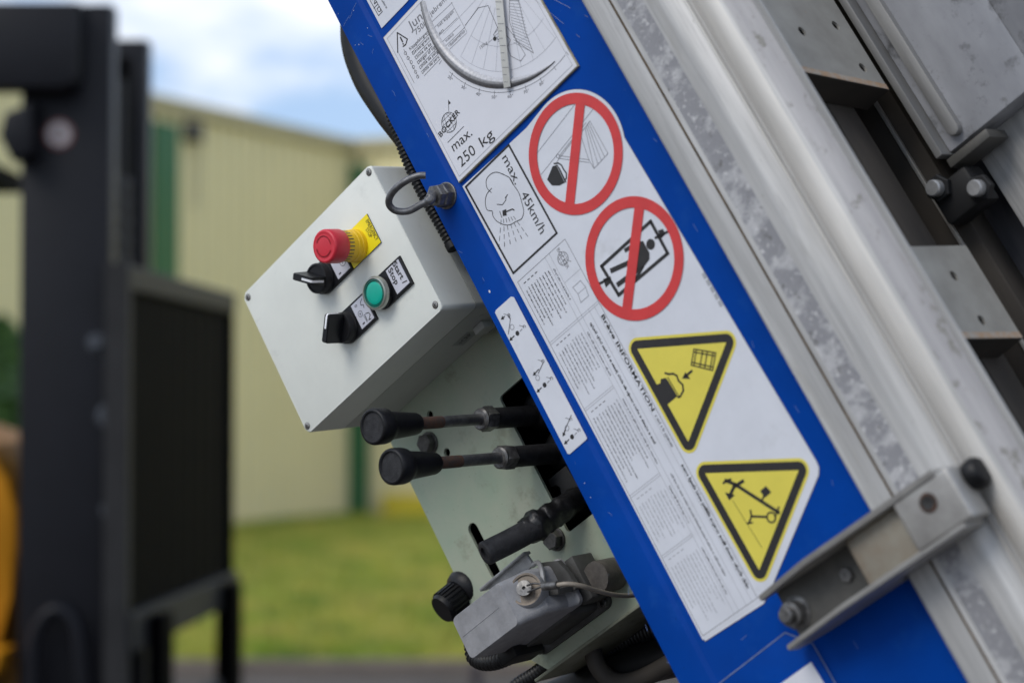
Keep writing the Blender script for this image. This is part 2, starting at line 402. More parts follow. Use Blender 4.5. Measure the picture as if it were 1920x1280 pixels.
# grass blades over the lawn that the view reaches
vs, fs = [], []
rg = random.Random(3)
for i in range(90000):
    y = YG + .05 + (30 - YG) * rg.random() ** 1.25
    x = (-.34 * y + rg.random() * .40 * y) if i < 45000 else (rg.random() * 30 - 16)
    h = .035 + .055 * rg.random(); a = rg.random() * 6.283; w = .006 + .006 * rg.random()
    dx, dy = math.cos(a) * w, math.sin(a) * w; lx, ly = (rg.random() - .5) * .05, (rg.random() - .5) * .05
    b = len(vs); vs += [(x - dx, y - dy, .04), (x + dx, y + dy, .04), (x + lx, y + ly, .045 + h)]; fs.append((b, b + 1, b + 2))
me = bpy.data.meshes.new('grass'); me.from_pydata(vs, [], fs); me.materials.append(MATS['grass'])
o = bpy.data.objects.new('grass', me); S.collection.objects.link(o); tag(o, 'short green and yellowing lawn grass in front of the cream shed', 'grass', kind='stuff')

# ---- cream shed with green corner trims
HW = 5.05
pA = at_depth(285, 700, 24.3); pC = at_depth(655, 700, 28.4)
dW = Vector((pC.x - pA.x, pC.y - pA.y)).normalized(); nW = Vector((dW.y, -dW.x))
shed = empty('storage_shed', Matrix.Translation((pC.x, pC.y, 0)))
tag(shed, 'cream corrugated metal storage shed with green corner trims behind the lawn', 'building')
def wl(p): return (p[0] - pC.x, p[1] - pC.y)
def corr_wall(name, a, b, z0, za, zb, pitch=.25, dep=.05, m='cream_wall'):
    bm = NB(); a = Vector(a); b = Vector(b); d = b - a; ln = d.length; d.normalize(); nn = Vector((d.y, -d.x))
    pts = []; k = int(ln / pitch)
    for i in range(k):
        for f, o_ in ((0, 0), (.55, 0), (.65, dep), (.9, dep)): pts.append((a + d * (i + f) * pitch + nn * o_, (i + f) / k))
    pts.append((b, 1.))
    lo = [bm.verts.new((p.x, p.y, z0)) for p, t in pts]; hi = [bm.verts.new((p.x, p.y, za + (zb - za) * t)) for p, t in pts]
    for i in range(len(pts) - 1): bm.faces.new((lo[i], lo[i + 1], hi[i + 1], hi[i]))
    return obj(name, bm, m, shed, smooth=False)
A2 = Vector((pC.x, pC.y)) - dW * 22
corr_wall('wall', wl(A2), (0, 0), 0, HW, HW)
# the second wall comes forward again to the right of the inner corner
dR = Vector((.93, -.37)).normalized()
corr_wall('wall', (0, 0), tuple(dR * 16), 0, HW, HW)
bm = NB()
for (a, d) in (((0, 0), -dW), ((0, 0), dR)):
    a = Vector(a); nn = Vector((d.y, -d.x)); nn = nn if nn.y < 0 else -nn
    p = [a + nn * .12, a + d * 22 + nn * .12, a + d * 22 - nn * 8, a - nn * 8]
    z = [HW - .10, HW + .06]
    lo = [bm.verts.new((q.x, q.y, z[0])) for q in p]; hi = [bm.verts.new((q.x, q.y, z[1] + (.8 if i > 1 else 0))) for i, q in enumerate(p)]
    bm.faces.new(hi); bm.faces.new(lo[::-1])
    for i in range(4): bm.faces.new((lo[i], lo[(i + 1) % 4], hi[(i + 1) % 4], hi[i]))
obj('roof', bm, 'cream_roof', shed, smooth=False)
def trim(a, d, w, z0, z1, th=.06):
    bm = NB(); a = Vector(a); d = Vector(d).normalized(); nn = Vector((d.y, -d.x)); nn = nn if nn.y < 0 else -nn
    p = [a + nn * .035, a + d * w + nn * .035, a + d * w + nn * (.035 + th), a + nn * (.035 + th)]
    lo = [bm.verts.new((q.x, q.y, z0)) for q in p]; hi = [bm.verts.new((q.x, q.y, z1)) for q in p]
    bm.faces.new(hi); bm.faces.new(lo[::-1])
    for i in range(4): bm.faces.new((lo[i], lo[(i + 1) % 4], hi[(i + 1) % 4], hi[i]))
    return obj('corner_trim', bm, 'green_trim', shed, smooth=False)
trim((.04, -.05), dR, .26, 0, HW - .30)
q = at_depth(277, 700, 24.2); trim(wl((q.x, q.y)), dW, .48, 2.85, HW - .25)
# small wall lamp and pipe under the eaves
q = at_depth(365, 250, 25.1)
bm = NB(); c = Vector((*wl(q), q.z)); box(bm, c + Vector((-.10, -.35, -.12)), c + Vector((.13, -.05, .10)), .03); box(bm, c + Vector((-.02, -.12, -.9)), c + Vector((.03, -.06, -.1)))
obj('wall_lamp', bm, 'galvanised_dark', shed)
# yellow container at the foot of the shed
q = ground_at(742, 972); o_ = empty('storage_bin', Matrix.Translation((q.x, q.y, 0)))
tag(o_, 'yellow bin with a lid against the foot of the cream shed', 'bin')
bm = NB(); prism(bm, [(-.16, -.2), (.62, -.2), (.62, .3), (-.16, .3)], .045, .26, bev=.02); obj('bin_body', bm, 'yellow_box', o_)
bm = NB(); prism(bm, [(-.18, -.22), (.64, -.22), (.64, .32), (-.18, .32)], .262, .31, bev=.02); obj('lid', bm, 'yellow_box', o_)
# thin post by the kerb
q = ground_at(893, 1290); o_ = empty('marker_post', Matrix.Translation((q.x, q.y, 0)))
tag(o_, 'thin dark post standing in front of the lawn below the connector', 'post')
bm = NB(); lathe(bm, [(.030, 0), (.030, .10), (.026, .13), (.012, .14)], 16); obj('pole', bm, 'post_dark', o_)
bm = NB(); lathe(bm, [(.06, .0), (.06, .012), (.032, .02)], 16); obj('base_plate', bm, 'post_dark', o_)
# shrub left of the forklift
def shrub(name, loc, rx, h, nleaf, label, m='leaf_dark', seed=1):
    r = random.Random(seed); t = empty(name, Matrix.Translation(loc)); tag(t, label, 'shrub')
    bm = NB()
    for i in range(nleaf):
        a = r.random() * 6.283; z = r.random(); e = math.sqrt(max(.05, 1 - max(0., z - .35) ** 2 * 2.1)) * (.55 + .45 * r.random() ** .5)
        c = Vector((math.cos(a) * rx * e, math.sin(a) * rx * e, .05 + z * (h - .05) + .1 * math.sin(a * 3)))
        s = .05 + .06 * r.random(); ax = Vector((r.random() - .5, r.random() - .5, r.random() - .2)).normalized(); sd = ax.orthogonal().normalized()
        bm.faces.new([bm.verts.new(c + ax * s), bm.verts.new(c + sd * s * .45), bm.verts.new(c - ax * s), bm.verts.new(c - sd * s * .45)])
    obj('crown', bm, m, t, smooth=False, recalc=False)
    bm = NB()
    for i in range(5):
        a = i * 1.26; tube(bm, [(0, 0, 0), (math.cos(a) * rx * .3, math.sin(a) * rx * .3, h * .4), (math.cos(a) * rx * .5, math.sin(a) * rx * .5, h * .75)], .03, k=8, rfun=lambda t_: .035 * (1 - .7 * t_))
    obj('trunk', bm, 'bark', t)
q = at_depth(-62, 800, 16.5)
shrub('leafy_shrub', (q.x, q.y, .04), .80, 2.05, 7000, 'dark green leafy shrub against the cream shed, left of the forklift mast', seed=4)

# ---- forklift (seen from its side, mast and fork carriage towards the right)
mat('mast_dark', (.0075, .0080, .0115), .45, var=.25, vscale=6, spec=.22)
mat('mast_black', (.0012, .0012, .0016), .7, spec=.04, var=.3, vscale=6)
mat('carriage_grey', (.022, .022, .023), .55, spec=.25, var=.3, vscale=8)
mat('truck_orange', (.50, .21, .010), .5, var=.1, vscale=5, spec=.15)
mat('tyre', (.014, .014, .014), .8, bump=.3, bscale=60)
mat('disc_white', (.42, .40, .40), .5, var=.1)
mat('disc_red', (.17, .05, .045), .5, var=.1)
mat('bolt_grey', (.045, .052, .065), .5)
DF = 6.0
def fx(x, D=DF): return (x - 960) / F_PX * D
def fz(y, D=DF): return CAM_Z + D * math.tan(math.atan((640 - y) / F_PX) + PITCH)
fk = empty('forklift', Matrix.Translation((fx(125), DF + .5, 0)))
tag(fk, 'dark mast and fork carriage of an orange forklift truck, left of the control box', 'forklift')
def fl(p): return (p[0] - fx(125), p[1] - DF - .5, p[2])
def fbox(name, x0, x1, y0, y1, z0, z1, m, bev=.006):
    bm = NB(); box(bm, fl((x0, y0, z0)), fl((x1, y1, z1)), bev); return obj(name, bm, m, fk)
# near and far mast uprights: channel section with web and two flanges
for k_, yb in enumerate((DF, DF + .58)):
    x0, x1 = fx(36), fx(206); zt = fz(8)
    bm = NB()
    box(bm, fl((x0, yb, .12)), fl((x1, yb + .022, zt)), .005)
    box(bm, fl((x0, yb + .022, .12)), fl((x0 + .022, yb + .09, zt)), .003)
    box(bm, fl((x1 - .022, yb + .022, .12)), fl((x1, yb + .09, zt)), .003)
    obj('outer_mast_rail', bm, 'mast_dark', fk)
# inner mast rails, standing towards the load
for yb in (DF + .12, DF + .43):
    bm = NB(); x0, x1 = fx(70), fx(190); zt = fz(60)
    box(bm, fl((x0, yb, .30)), fl((x1, yb + .018, zt)), .004); box(bm, fl((x1 - .020, yb + .019, .30)), fl((x1, yb + .07, zt)), .003)
    obj('inner_mast_rail', bm, 'mast_black', fk)
# lift cylinder and chain between the uprights
bm = NB(); lathe(bm, [(.038, .3), (.038, fz(330)), (.030, fz(325)), (.030, fz(120))], 20, Matrix.Translation(fl((fx(215, 6.3), DF + .30, 0)))); obj('lift_cylinder', bm, 'carriage_grey', fk)
for yb in (DF + .20, DF + .40):
    bm = NB()
    for i in range(60): 
        z = .4 + i * .03
        box(bm, fl((fx(222, 6.3) - .004 * (i % 2), yb - .012, z)), fl((fx(222, 6.3) + .010 + .004 * (i % 2), yb + .012, z + .026)), .003, 1)
    o_ = obj('lift_chain', bm, 'bolt_grey', fk); o_['kind'] = 'stuff'
# top block of the tilt / lift cylinder head in front of the rail
bm = NB(); zt, zb = fz(4, 5.9), fz(166, 5.9)
prism(bm, [(p[0], p[1]) for p in [(fx(-90, 5.9), zt), (fx(142, 5.9), zt), (fx(142, 5.9), zb + .05), (fx(134, 5.9), zb + .014), (fx(112, 5.9), zb), (fx(-90, 5.9), zb)]], 0, .10, bev=.012)
for v in bm.verts: v.co = Vector(fl((v.co.x, DF - .004 - v.co.z, v.co.y)))
obj('mast_head', bm, 'mast_dark', fk)
bm = NB(); zb2, zt2 = fz(290, 5.95), fz(215, 5.95)
prism(bm, [(fx(0, 5.95), zb2 + .05), (fx(10, 5.95), zt2), (fx(60, 5.95), zt2 + .03), (fx(60, 5.95), zb2), (fx(24, 5.95), zb2 - .02)], 0, .08, bev=.008)
for v in bm.verts: v.co = Vector(fl((v.co.x, DF - .004 - v.co.z, v.co.y)))
obj('cylinder_lug', bm, 'mast_dark', fk)
bm = NB(); c = Vector(fl((fx(108), DF - .001, fz(252)))); lathe(bm, [(.0, .004), (.034, .004), (.040, .004), (.043, .003), (.043, 0)], 32, frame_to(c, (0, -1, 0)), mis=[0, 1, 1, 1], cap=False)
box(bm, c + Vector((-.012, -.0055, -.018)), c + Vector((-.002, -.0045, .012)), mi=1); box(bm, c + Vector((.004, -.0055, -.012)), c + Vector((.010, -.0045, .016)), mi=1)
obj('round_sticker', bm, ['disc_white', 'disc_red'], fk)
for (x, y, r_) in ((180, 642, .020), (203, 778, .026), (205, 955, .018)):
    bm = NB(); c = Vector(fl((fx(x), DF - .001, fz(y)))); hexhead(bm, c, (0, -1, 0), r_, .016, (r_ * 1.3, .004)); obj('bolt', bm, 'bolt_grey', fk)
# hydraulic hose loop low on the mast
bm = NB(); tube(bm, [fl((fx(70), DF - .05, fz(1290))), fl((fx(75), DF - .05, fz(1190))), fl((fx(110), DF - .05, fz(1140))), fl((fx(150), DF - .05, fz(1170))), fl((fx(165), DF - .05, fz(1300)))], .020, k=12); obj('hydraulic_hose', bm, 'mast_dark', fk)
for z in (fz(30) - .02, 1.05, .35):
    fbox('mast_crossbar', fx(60), fx(60) + .05, DF + .09, DF + .58, z - .10, z, 'mast_dark')
# load backrest on the fork carriage: runs away from the viewer
b0 = Vector((fx(222, 6.0), 6.0)); b1 = Vector((fx(424, 7.55), 7.55)); bd = (b1 - b0); bl = bd.length; bd.normalize(); bn = Vector((bd.y, -bd.x))
zT, zB = fz(497, 6.0), fz(1150, 6.0)
def bbox_(name, s0, s1, t0, t1, z0, z1, m):
    bm = NB(); pts = [b0 + bd * s + bn * t for s, t in ((s0, t0), (s1, t0), (s1, t1), (s0, t1))]
    lo = [bm.verts.new(fl((p.x, p.y, z0))) for p in pts]; hi = [bm.verts.new(fl((p.x, p.y, z1))) for p in pts]
    bm.faces.new(lo[::-1]); bm.faces.new(hi)
    for i in range(4): bm.faces.new((lo[i], lo[(i + 1) % 4], hi[(i + 1) % 4], hi[i]))
    bmesh.ops.bevel(bm, geom=list(bm.edges), offset=.004, segments=1, affect='EDGES')
    return obj(name, bm, m, fk)
bbox_('backrest_top_bar', 0, bl, -.03, .035, zT - .07, zT, 'carriage_grey')
bbox_('carriage_bar', -.02, bl, -.035, .05, zB - .11, zB, 'carriage_grey')
bbox_('carriage_bar', -.02, bl, -.035, .05, zB - .48, zB - .38, 'carriage_grey')
bbox_('backrest_side_bar', -.045, -.004, -.03, .04, zB - .48, zT + .004, 'carriage_grey')
bbox_('backrest_side_bar', bl - .05, bl + .002, -.025, .03, zB - .478, zT - .072, 'mast_black')
for i in range(9):
    s = .06 + i * (bl - .16) / 8.4
    bbox_('backrest_slat', s, s + (bl - .16) / 8.4 - .012, -.02, .014, zB - .001, zT - .071, 'mast_black')
for s in (.16, bl - .32):
    bbox_('fork', s, s + .13, .052, .10, .10, zB - .02, 'mast_black')
    bbox_('fork', s, s + .13, .102, 1.10, .10, .15, 'mast_black')
# truck body behind the mast: hood, fender, wheel, mostly beyond the edge of the picture
xb = fx(30) - .10
def side_prism(name, poly, y0, y1, m, bev=.02):
    bm = NB(); prism(bm, poly, 0, y1 - y0, bev=bev)
    for v in bm.verts: v.co = Vector(fl((v.co.x, y0 + (y1 - y0) - v.co.z, v.co.y)))
    return obj(name, bm, m, fk)
side_prism('body', [(xb - 2.0, .45), (xb - .05, .45), (xb + .065, fz(1125)), (xb + .09, fz(1030)), (xb + .088, fz(960)), (xb + .050, fz(900)), (xb - .01, fz(835)), (xb - .20, 1.45), (xb - .9, 1.66), (xb - 2.0, 1.45)], DF + .1, DF + .9, 'truck_orange')
side_prism('step', [(xb - .3, fz(1260)), (xb + .07, fz(1255)), (xb + .085, fz(1215)), (xb - .3, fz(1205))], DF - .10, DF + .08, 'truck_orange', .006)
bm = NB(); lathe(bm, [(.12, -.02), (.30, 0), (.34, .03), (.34, .20), (.30, .23), (.12, .25)], 40, frame_to(fl((xb - .42, DF + .35, .34)), (0, -1, 0))); obj('wheel', bm, 'tyre', fk)
bm = NB(); lathe(bm, [(.34, .03), (.34, .20), (.30, .23), (.12, .25)], 40, frame_to(fl((xb - 1.6, DF + .35, .34)), (0, -1, 0))); obj('wheel', bm, 'tyre', fk)
for xx in (-.35, -1.75):
    side_prism('roof_post', [(xb + xx, 1.55), (xb + xx + .06, 1.55), (xb + xx + .12, 2.2), (xb + xx + .06, 2.2)], DF + .12, DF + .18, 'mast_black', .004)
side_prism('overhead_guard', [(xb - 1.75, 2.2), (xb - .1, 2.2), (xb - .1, 2.26), (xb - 1.75, 2.26)], DF + .1, DF + .9, 'mast_black', .01)

# ================================================================== THE INCLINED LIFT
lift = empty('inclined_lift', M_LIFT)
tag(lift, 'sloping blue and silver material lift with safety stickers, control levers and grey control box', 'lift')
U0, U1 = -.75, 1.62

# ---- blue side panel: raised left strip, step, flat face
prof = [(-.1500, .0030), (-.1215, .0030), (-.1206, .0026), (-.1178, .0004), (-.1170, 0.), (.0940, 0.), (.0940, -.003), (-.1160, -.003), (-.1190, -.0004), (-.1210, .0004), (-.1465, .0004), (-.1465, -.030), (-.1500, -.030)]
bm = NB(); extrude_profile(bm, prof, U0, U1, nseg=1)
obj('side_panel', bm, 'blue_paint', lift, angle=50)
bm = NB(); box(bm, (U0, -.110, -.42), (U1 - .1, .075, -.035), .006); obj('body_frame', bm, 'blue_paint', lift)
# overlapping lower cover plate with its own sticker
pl = px([(1347, 1282), (1472, 1186), (1523, 1207), (1640, 1420), (1440, 1460)], .002)
bm = NB(); prism(bm, pl, .0002, .0030, bev=.0008); obj('cover_plate', bm, 'blue_edge', lift).data.materials[0] = MATS['blue_paint']
bm = NB(); stroke(bm, px([(1345, 1283), (1472, 1185), (1524, 1206), (1600, 1340)], .0033), .0011, .00325); obj('cover_plate_edge', bm, 'blue_edge', lift, smooth=False, recalc=False)
pl = px([(1462, 1282), (1521, 1240), (1585, 1345), (1526, 1390)], .0032)
bm = NB(); prism(bm, pl, .0031, .0035); obj('small_sticker', bm, 'sign_white', lift)

# ---- silver rail: extruded section beside the panel
A, MO, DI, HL, JB = 0, 1, 2, 3, 4
rail = [((.0820, -.05), A), ((.0820, .0105), A), ((.0835, .0120), A), ((.1030, .0124), JB), ((.1036, .0100), JB), ((.1046, .0100), JB), ((.1052, .0126), A), ((.1095, .0123), MO), ((.1300, .0130), A), ((.1330, .0135), A), ((.1410, .0150), A), ((.1470, .0142), A),
        ((.1560, .0095), A), ((.1603, .0082), A), ((.1606, .0108), HL), ((.1624, .0110), A), ((.1626, .0068), A), ((.1660, .0066), HL), ((.1690, .0110), HL), ((.1740, .0148), HL), ((.1800, .0156), HL), ((.1860, .0140), A), ((.1900, .0129), DI), ((.2000, .0103), DI), ((.2100, .0088), A),
        ((.2118, .0108), A), ((.2155, .0112), A), ((.2165, .0095), A), ((.2165, .0060), A), ((.1900, .0040), A), ((.1860, -.05), A)]
bm = NB(); extrude_profile(bm, [(p[0] + .50 * max(p[1], 0) + .018 * (p[0] - .082), p[1]) for p, m in rail], U0, U1 + .02, mis=[m for p, m in rail])
obj('rail', bm, ['aluminium', 'aluminium_mottled', 'aluminium_dirty', 'aluminium_highlight', 'joint_brown'], lift, angle=32)

# ---- upper sign: raised plate with a pendulum inclinometer
su0, su1, sv0, sv1 = -.2195, -.0605, -.1148, .0487
NS = .0027
bm = NB(); prism(bm, [(su0, sv0), (su1, sv0), (su1, sv1), (su0, sv1)], .0002, .0024, mi=0, bev=.0004); obj('load_chart_sign', bm, 'sign_edge', lift)
sign = lift.children[-1] if False else [o for o in lift.children if o.name.startswith('load_chart_sign')][0]
bm = NB(); e = .0009; prism(bm, [(su0 + e, sv0 + e), (su1 - e, sv0 + e), (su1 - e, sv1 - e), (su0 + e, sv1 - e)], .0023, NS); obj('sign_face', bm, 'sign_white', sign)
n1 = NS + .0002
bm = NB()
i_ = .0042
stroke(bm, [(su0 + i_, sv0 + i_), (su1 - i_, sv0 + i_), (su1 - i_, sv1 - i_), (su0 + i_, sv1 - i_)], .00035, n1, 2, closed=True)
text(bm, 'max.', P(851, 285, n1), P(886, 253, n1), .0090, n1, 0)
text(bm, '250', P(865, 314, n1), P(893, 287, n1), .0098, n1, 0)
text(bm, 'kg', P(905, 277, n1), P(927, 256, n1), .0098, n1, 0)
text(bm, 'Juni', P(770, 58, n1), P(797, 31, n1), .0085, n1, 1)
text(bm, '750k', P(780, 66, n1), P(801, 46, n1), .0052, n1, 1)
for i, (s, a, b) in enumerate((('Kippgefahrgren', (769, 95), (803, 62)), ('Gevaargrens', (774, 104), (805, 73)), ('Limite de ba', (780, 112), (809, 84)), ('Danger of tip', (784, 121), (816, 90)), ('Limite de pelig', (788, 130), (821, 98)), ('Limite dei peric', (792, 139), (824, 108)))):
    text(bm, s, P(*a, n1), P(*b, n1), .0029, n1, 0)
    q0 = P(a[0] + 3, a[1] + 3.5, n1); stroke(bm, [q0, (q0[0], P(*b, n1)[1])], .0003, n1, 0)
    q1 = P(a[0] - 9, a[1] + 5, n1); ringf(bm, q1, .0013, .0016, n1, 0, 16)
q0 = px([(752, 101), (780, 157)]); stroke(bm, [q0[0], (q0[1][0], q0[0][1])], .0003, n1, 0); q1 = P(761, 93); stroke(bm, [q1, (q0[1][0], q1[1])], .0003, n1, 0)
# warning triangle, partly worn
stroke(bm, px([(750, 99), (749, 62), (768, 74), (765, 84), (760, 88)]), .0011, n1, 0)
stroke(bm, px([(755, 71), (759, 79)]), .0014, n1, 0); flat(bm, circ(P(760, 83), .0008, 12), n1, 0)
# gauge: table lines, radial scale, curves
PIV = (-.1759, .0282); RD = .0975
def G(x, y): return tuple(P(x, y, n1)[:2])
text(bm, 'jebrems', G(808, 31), G(841, -3), .0048, n1, 1)
text(bm, 'het kippen', G(822, 52), G(851, 24), .0030, n1, 1)
text(bm, 'en', G(824, 66), G(832, 58), .0030, n1, 1); text(bm, 'vuelco', G(836, 80), G(851, 66), .0030, n1, 1); text(bm, 'ribaltamento', G(842, 89), G(872, 60), .0030, n1, 1)
for a, b in (((809, 42), (848, 5)), ((812, 54), (852, 16)), ((822, 68), (857, 34)), ((830, 78), (863, 47)), ((836, 86), (871, 52)), ((843, 93), (875, 62))):
    stroke(bm, [G(*a), G(*b)], .0003, n1, 1)
stroke(bm, [G(846, 5), G(875, 60)], .0003, n1, 1); stroke(bm, [G(872, 48), G(897, 15), G(915, 11), G(934, 55)], .0004, n1, 0)
for k_ in range(13):
    a = rad(-90 + k_ * 10)
    r0, r1 = .030, .083
    dvec = (math.cos(a), math.sin(a))
    stroke(bm, [(PIV[0] + dvec[0] * r0, PIV[1] + dvec[1] * r0), (PIV[0] + dvec[0] * r1, PIV[1] + dvec[1] * r1)], .00022, n1, 2)
    stroke(bm, [(PIV[0] + dvec[0] * .0995, PIV[1] + dvec[1] * .0995), (PIV[0] + dvec[0] * .1035, PIV[1] + dvec[1] * .1035)], .0004, n1, 1)
    if 1 < k_ < 9:
        s_ = str(10 * k_) + '°'; c = (PIV[0] + dvec[0] * .1060, PIV[1] + dvec[1] * .1060); tdir = (-dvec[1], dvec[0])
        if su0 < c[0] < su1 - .004 and sv0 < c[1] < sv1 - .004:
            text(bm, s_, (c[0] - tdir[0] * .003, c[1] - tdir[1] * .003), (c[0] + tdir[0] * .003, c[1] + tdir[1] * .003), .0026, n1, 1)
for r in (.062, .083): 
    pts = [p for p in circ(PIV, r, 40, rad(-70), rad(25), True) if p[1] < sv1 - .004]
    stroke(bm, pts, .00025, n1, 2)
pts = [p for p in circ(PIV, .1008, 60, rad(-72), rad(10), True) if p[1] < sv1 - .005 and p[0] > su0 + .004]; stroke(bm, pts, .0004, n1, 1)
# load curves under the pointer
for poly in ([(925, 66), (934, 50), (957, 75), (950, 92), (940, 80)], [(950, 50), (965, 70), (985, 103), (976, 115), (957, 105), (950, 85)], [(955, 0), (972, 0), (985, 60), (1000, 100), (968, 78), (955, 40)]):
    stroke(bm, [G(*q) for q in poly], .00045, n1, 1, closed=True)
for k_ in range(16):
    t = k_ / 15; a = Vector(G(955 + 8 * t, 2 + 78 * t)); b = Vector(G(974 + 24 * t, 2 + 96 * t)); stroke(bm, [a, b], .0003, n1, 1)
for k_ in range(6):
    t = k_ / 5; stroke(bm, [G(926 + 10 * t, 64 + 18 * t), G(937 + 14 * t, 52 + 30 * t)], .00035, n1, 1)
flat(bm, circ(G(927.5, 73), .0019, 20), n1, 0); text(bm, '150kg', G(901, 93), G(914, 82), .0028, n1, 1); stroke(bm, [G(916, 80), G(923, 74)], .0003, n1, 1)
# globe logo
LC = P(846, 230); r = .0088
def globe(bm, c, r, n, mi, w, ang=0.):
    ca, sa = math.cos(ang), math.sin(ang)
    def T(x, y): return (c[0] + (x * ca - y * sa) * r, c[1] + (x * sa + y * ca) * r)
    stroke(bm, [T(math.cos(t), math.sin(t)) for t in [i * .1309 for i in range(49)]], w, n, mi)
    for k_ in (.35, .75):
        stroke(bm, [T(k_ * math.cos(t), math.sin(t)) for t in [i * .2618 for i in range(25)]], w * .7, n, mi)
    for y in (-.6, -.2, .2, .6):
        e_ = math.sqrt(1 - y * y); stroke(bm, [T(-e_, y), T(e_, y)], w * .7, n, mi)
    return T
T = globe(bm, LC, r, n1, 0, .0004, rad(90))
text(bm, 'BOCKER', T(-1.75, -.55), T(1.75, -.10), .0050, n1, 0, .02)
stroke(bm, [T(.6, .9), T(1.15, 1.75)], .0004, n1, 0); flat(bm, [T(1.0, 1.45), T(1.3, 1.4), T(1.2, 1.9)], n1, 0)
stroke(bm, [T(-1.25, -1.5), T(1.35, -1.5)], .0007, n1, 1)
obj('lettering', bm, ['print_black', 'print_grey', 'print_lightgrey'], sign, smooth=False, recalc=False)
# rim of the clear gauge window: thick on the lower left, thin towards the right; shading painted in grey bands
bm = NB()
a0, a1 = rad(-119), rad(2); k_ = 72; ringsA = []
for i in range(k_ + 1):
    t = i / k_; a = a0 + (a1 - a0) * t
    wv = .0010 + .0100 * max(0., math.sin(math.pi * min(1, t * .92 + .10))) ** .8
    hh = .0006 + .0026 * max(0., math.sin(math.pi * min(1, t * .92 + .10)))
    row = []
    for j in range(9):
        s_ = j / 8; rr = RD - wv * (1 - s_); hz = n1 + .0001 + hh * math.sin(math.pi * s_) ** .8
        row.append((PIV[0] + rr * math.cos(a), PIV[1] + rr * math.sin(a), hz))
    if row[-1][1] < sv1 - .003 and row[-1][0] > su0 + .002: ringsA.append([bm.verts.new(p) for p in row])
for ra, rb in zip(ringsA, ringsA[1:]):
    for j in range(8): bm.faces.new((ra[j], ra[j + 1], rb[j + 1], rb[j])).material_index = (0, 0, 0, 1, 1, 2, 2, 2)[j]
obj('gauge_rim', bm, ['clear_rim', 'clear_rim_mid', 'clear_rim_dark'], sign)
# pendulum pointer hanging plumb
pa = px([(927, -20), (941, -20), (957, 163), (945, 166)], .0065)
bm = NB(); prism(bm, pa, .0060, .0070, bev=.0003); obj('pendulum', bm, 'pointer', sign)
bm = NB()
for i in range(12):
    t = i / 11; a = Vector(G(929 + 16 * t, 4 + 150 * t)); b = Vector(G(934 + 16 * t + (4 if i % 3 == 0 else 0), 4 + 150 * t)); 
    stroke(bm, [Vector(P(929 + 16 * t, 4 + 150 * t, 0.0072)[:2]), Vector(P(935 + 16 * t + (5 if i % 3 == 0 else 0), 4 + 150 * t, 0.0072)[:2])], .0004, 0.0072, 0)
obj('pendulum_scale', bm, 'print_grey', sign, smooth=False)

# ---- corner of the label above the sign
bm = NB(); prism(bm, px([(687, -2), (716.5, 53.5), (764, 4), (772, -6), (700, -60)]), .0002, .0007); st = obj('upper_label', bm, 'sticker_white', lift)
bm = NB()
stroke(bm, px([(690, -8), (711, 30)]), .0006, .0009); stroke(bm, px([(711, 30), (718, 22.5), (697, -14)]), .0006, .0009); stroke(bm, px([(702, 16), (709, 9)]), .0006, .0009)
text(bm, 'N', P(697.5, 0, .0009), P(702, 9, .0009), .0042, .0009); text(bm, 'D', P(706, 17, .0009), P(710.5, 25, .0009), .0042, .0009)
text(bm, 'postulare', P(707, -12, .0009), P(724, 17, .0009), .0024, .0009)
obj('lettering', bm, 'print_black', st, smooth=False, recalc=False)

# ---- large safety sticker
c1 = (-.0045, .0037); c2 = (.1006, .0049); R1 = .0502
edge = [tuple(P(868, 349.5)[:2]), tuple(P(948, 277)[:2]), tuple(P(988, 240)[:2])]
arc = circ(c1, R1 + .0026, 40, rad(188), rad(68), True)
edge += [p for p in arc]
edge += px([(1531, 864), (1536, 876), (1535.5, 890), (1446, 1103), (1440, 1118), (1432, 1131), (1323, 1201)])
bm = NB(); prism(bm, edge, .0002, .0006); big = obj('safety_sticker', bm, 'sticker_white', lift, smooth=False)
nA, nB, nC = .0008, .0010, .0012
def signring(c, w, name, draw, bar):
    bm = NB(); draw(bm); obj('pictogram', bm, ['print_black', 'print_grey', 'print_lightgrey'], big, smooth=False, recalc=False)
    bm = NB(); ringf(bm, c, R1 - w, R1, nC, 0, 72); stroke(bm, bar, .0098, nC - .0001)
    obj(name, bm, 'print_red', big, smooth=False, recalc=False)
def pic1(bm):
    g = .00035
    for a, b in (((1006, 290), (1079, 196)), ((1016, 327), (1113, 205)), ((1042, 308), (1100, 230))): stroke(bm, px([a, b]), g, nA, 1)
    quad = px([(1098, 240), (1107, 227), (1141, 288), (1115, 316)]); stroke(bm, quad, .0004, nA, 1, closed=True)
    for t in (.28, .52, .76):
        a = Vector(quad[0]).lerp(Vector(quad[1]), t); b = Vector(quad[3]).lerp(Vector(quad[2]), t); stroke(bm, [a, b], .0004, nA, 1)
    stroke(bm, px([(1098, 240), (1089, 250), (1105, 300), (1115, 316)]), .0004, nA, 1)
    stroke(bm, px([(1050, 292), (1106, 300)]), .0004, nA, 1); stroke(bm, px([(1048, 297), (1106, 305)]), .0004, nA, 1); stroke(bm, px([(1050, 292), (1080, 254)]), .0004, nA, 1)
    stroke(bm, circ(P(1047, 293), .0016, 16, end=True), .0004, nA, 1)
    person(bm, px([(1027, 337), (1033, 322), (1037, 312), (1046, 309), (1051, 316), (1063, 341), (1050, 348), (1036, 348)]))
    stroke(bm, px([(1040, 307), (1048, 306), (1054, 310), (1058, 318), (1063, 325), (1063, 334), (1058, 341)]), .0012, nA)
    stroke(bm, px([(1046, 312), (1060, 341)]), .0005, nB, 2)
def person(bm, poly): flat(bm, poly, nA, 0)
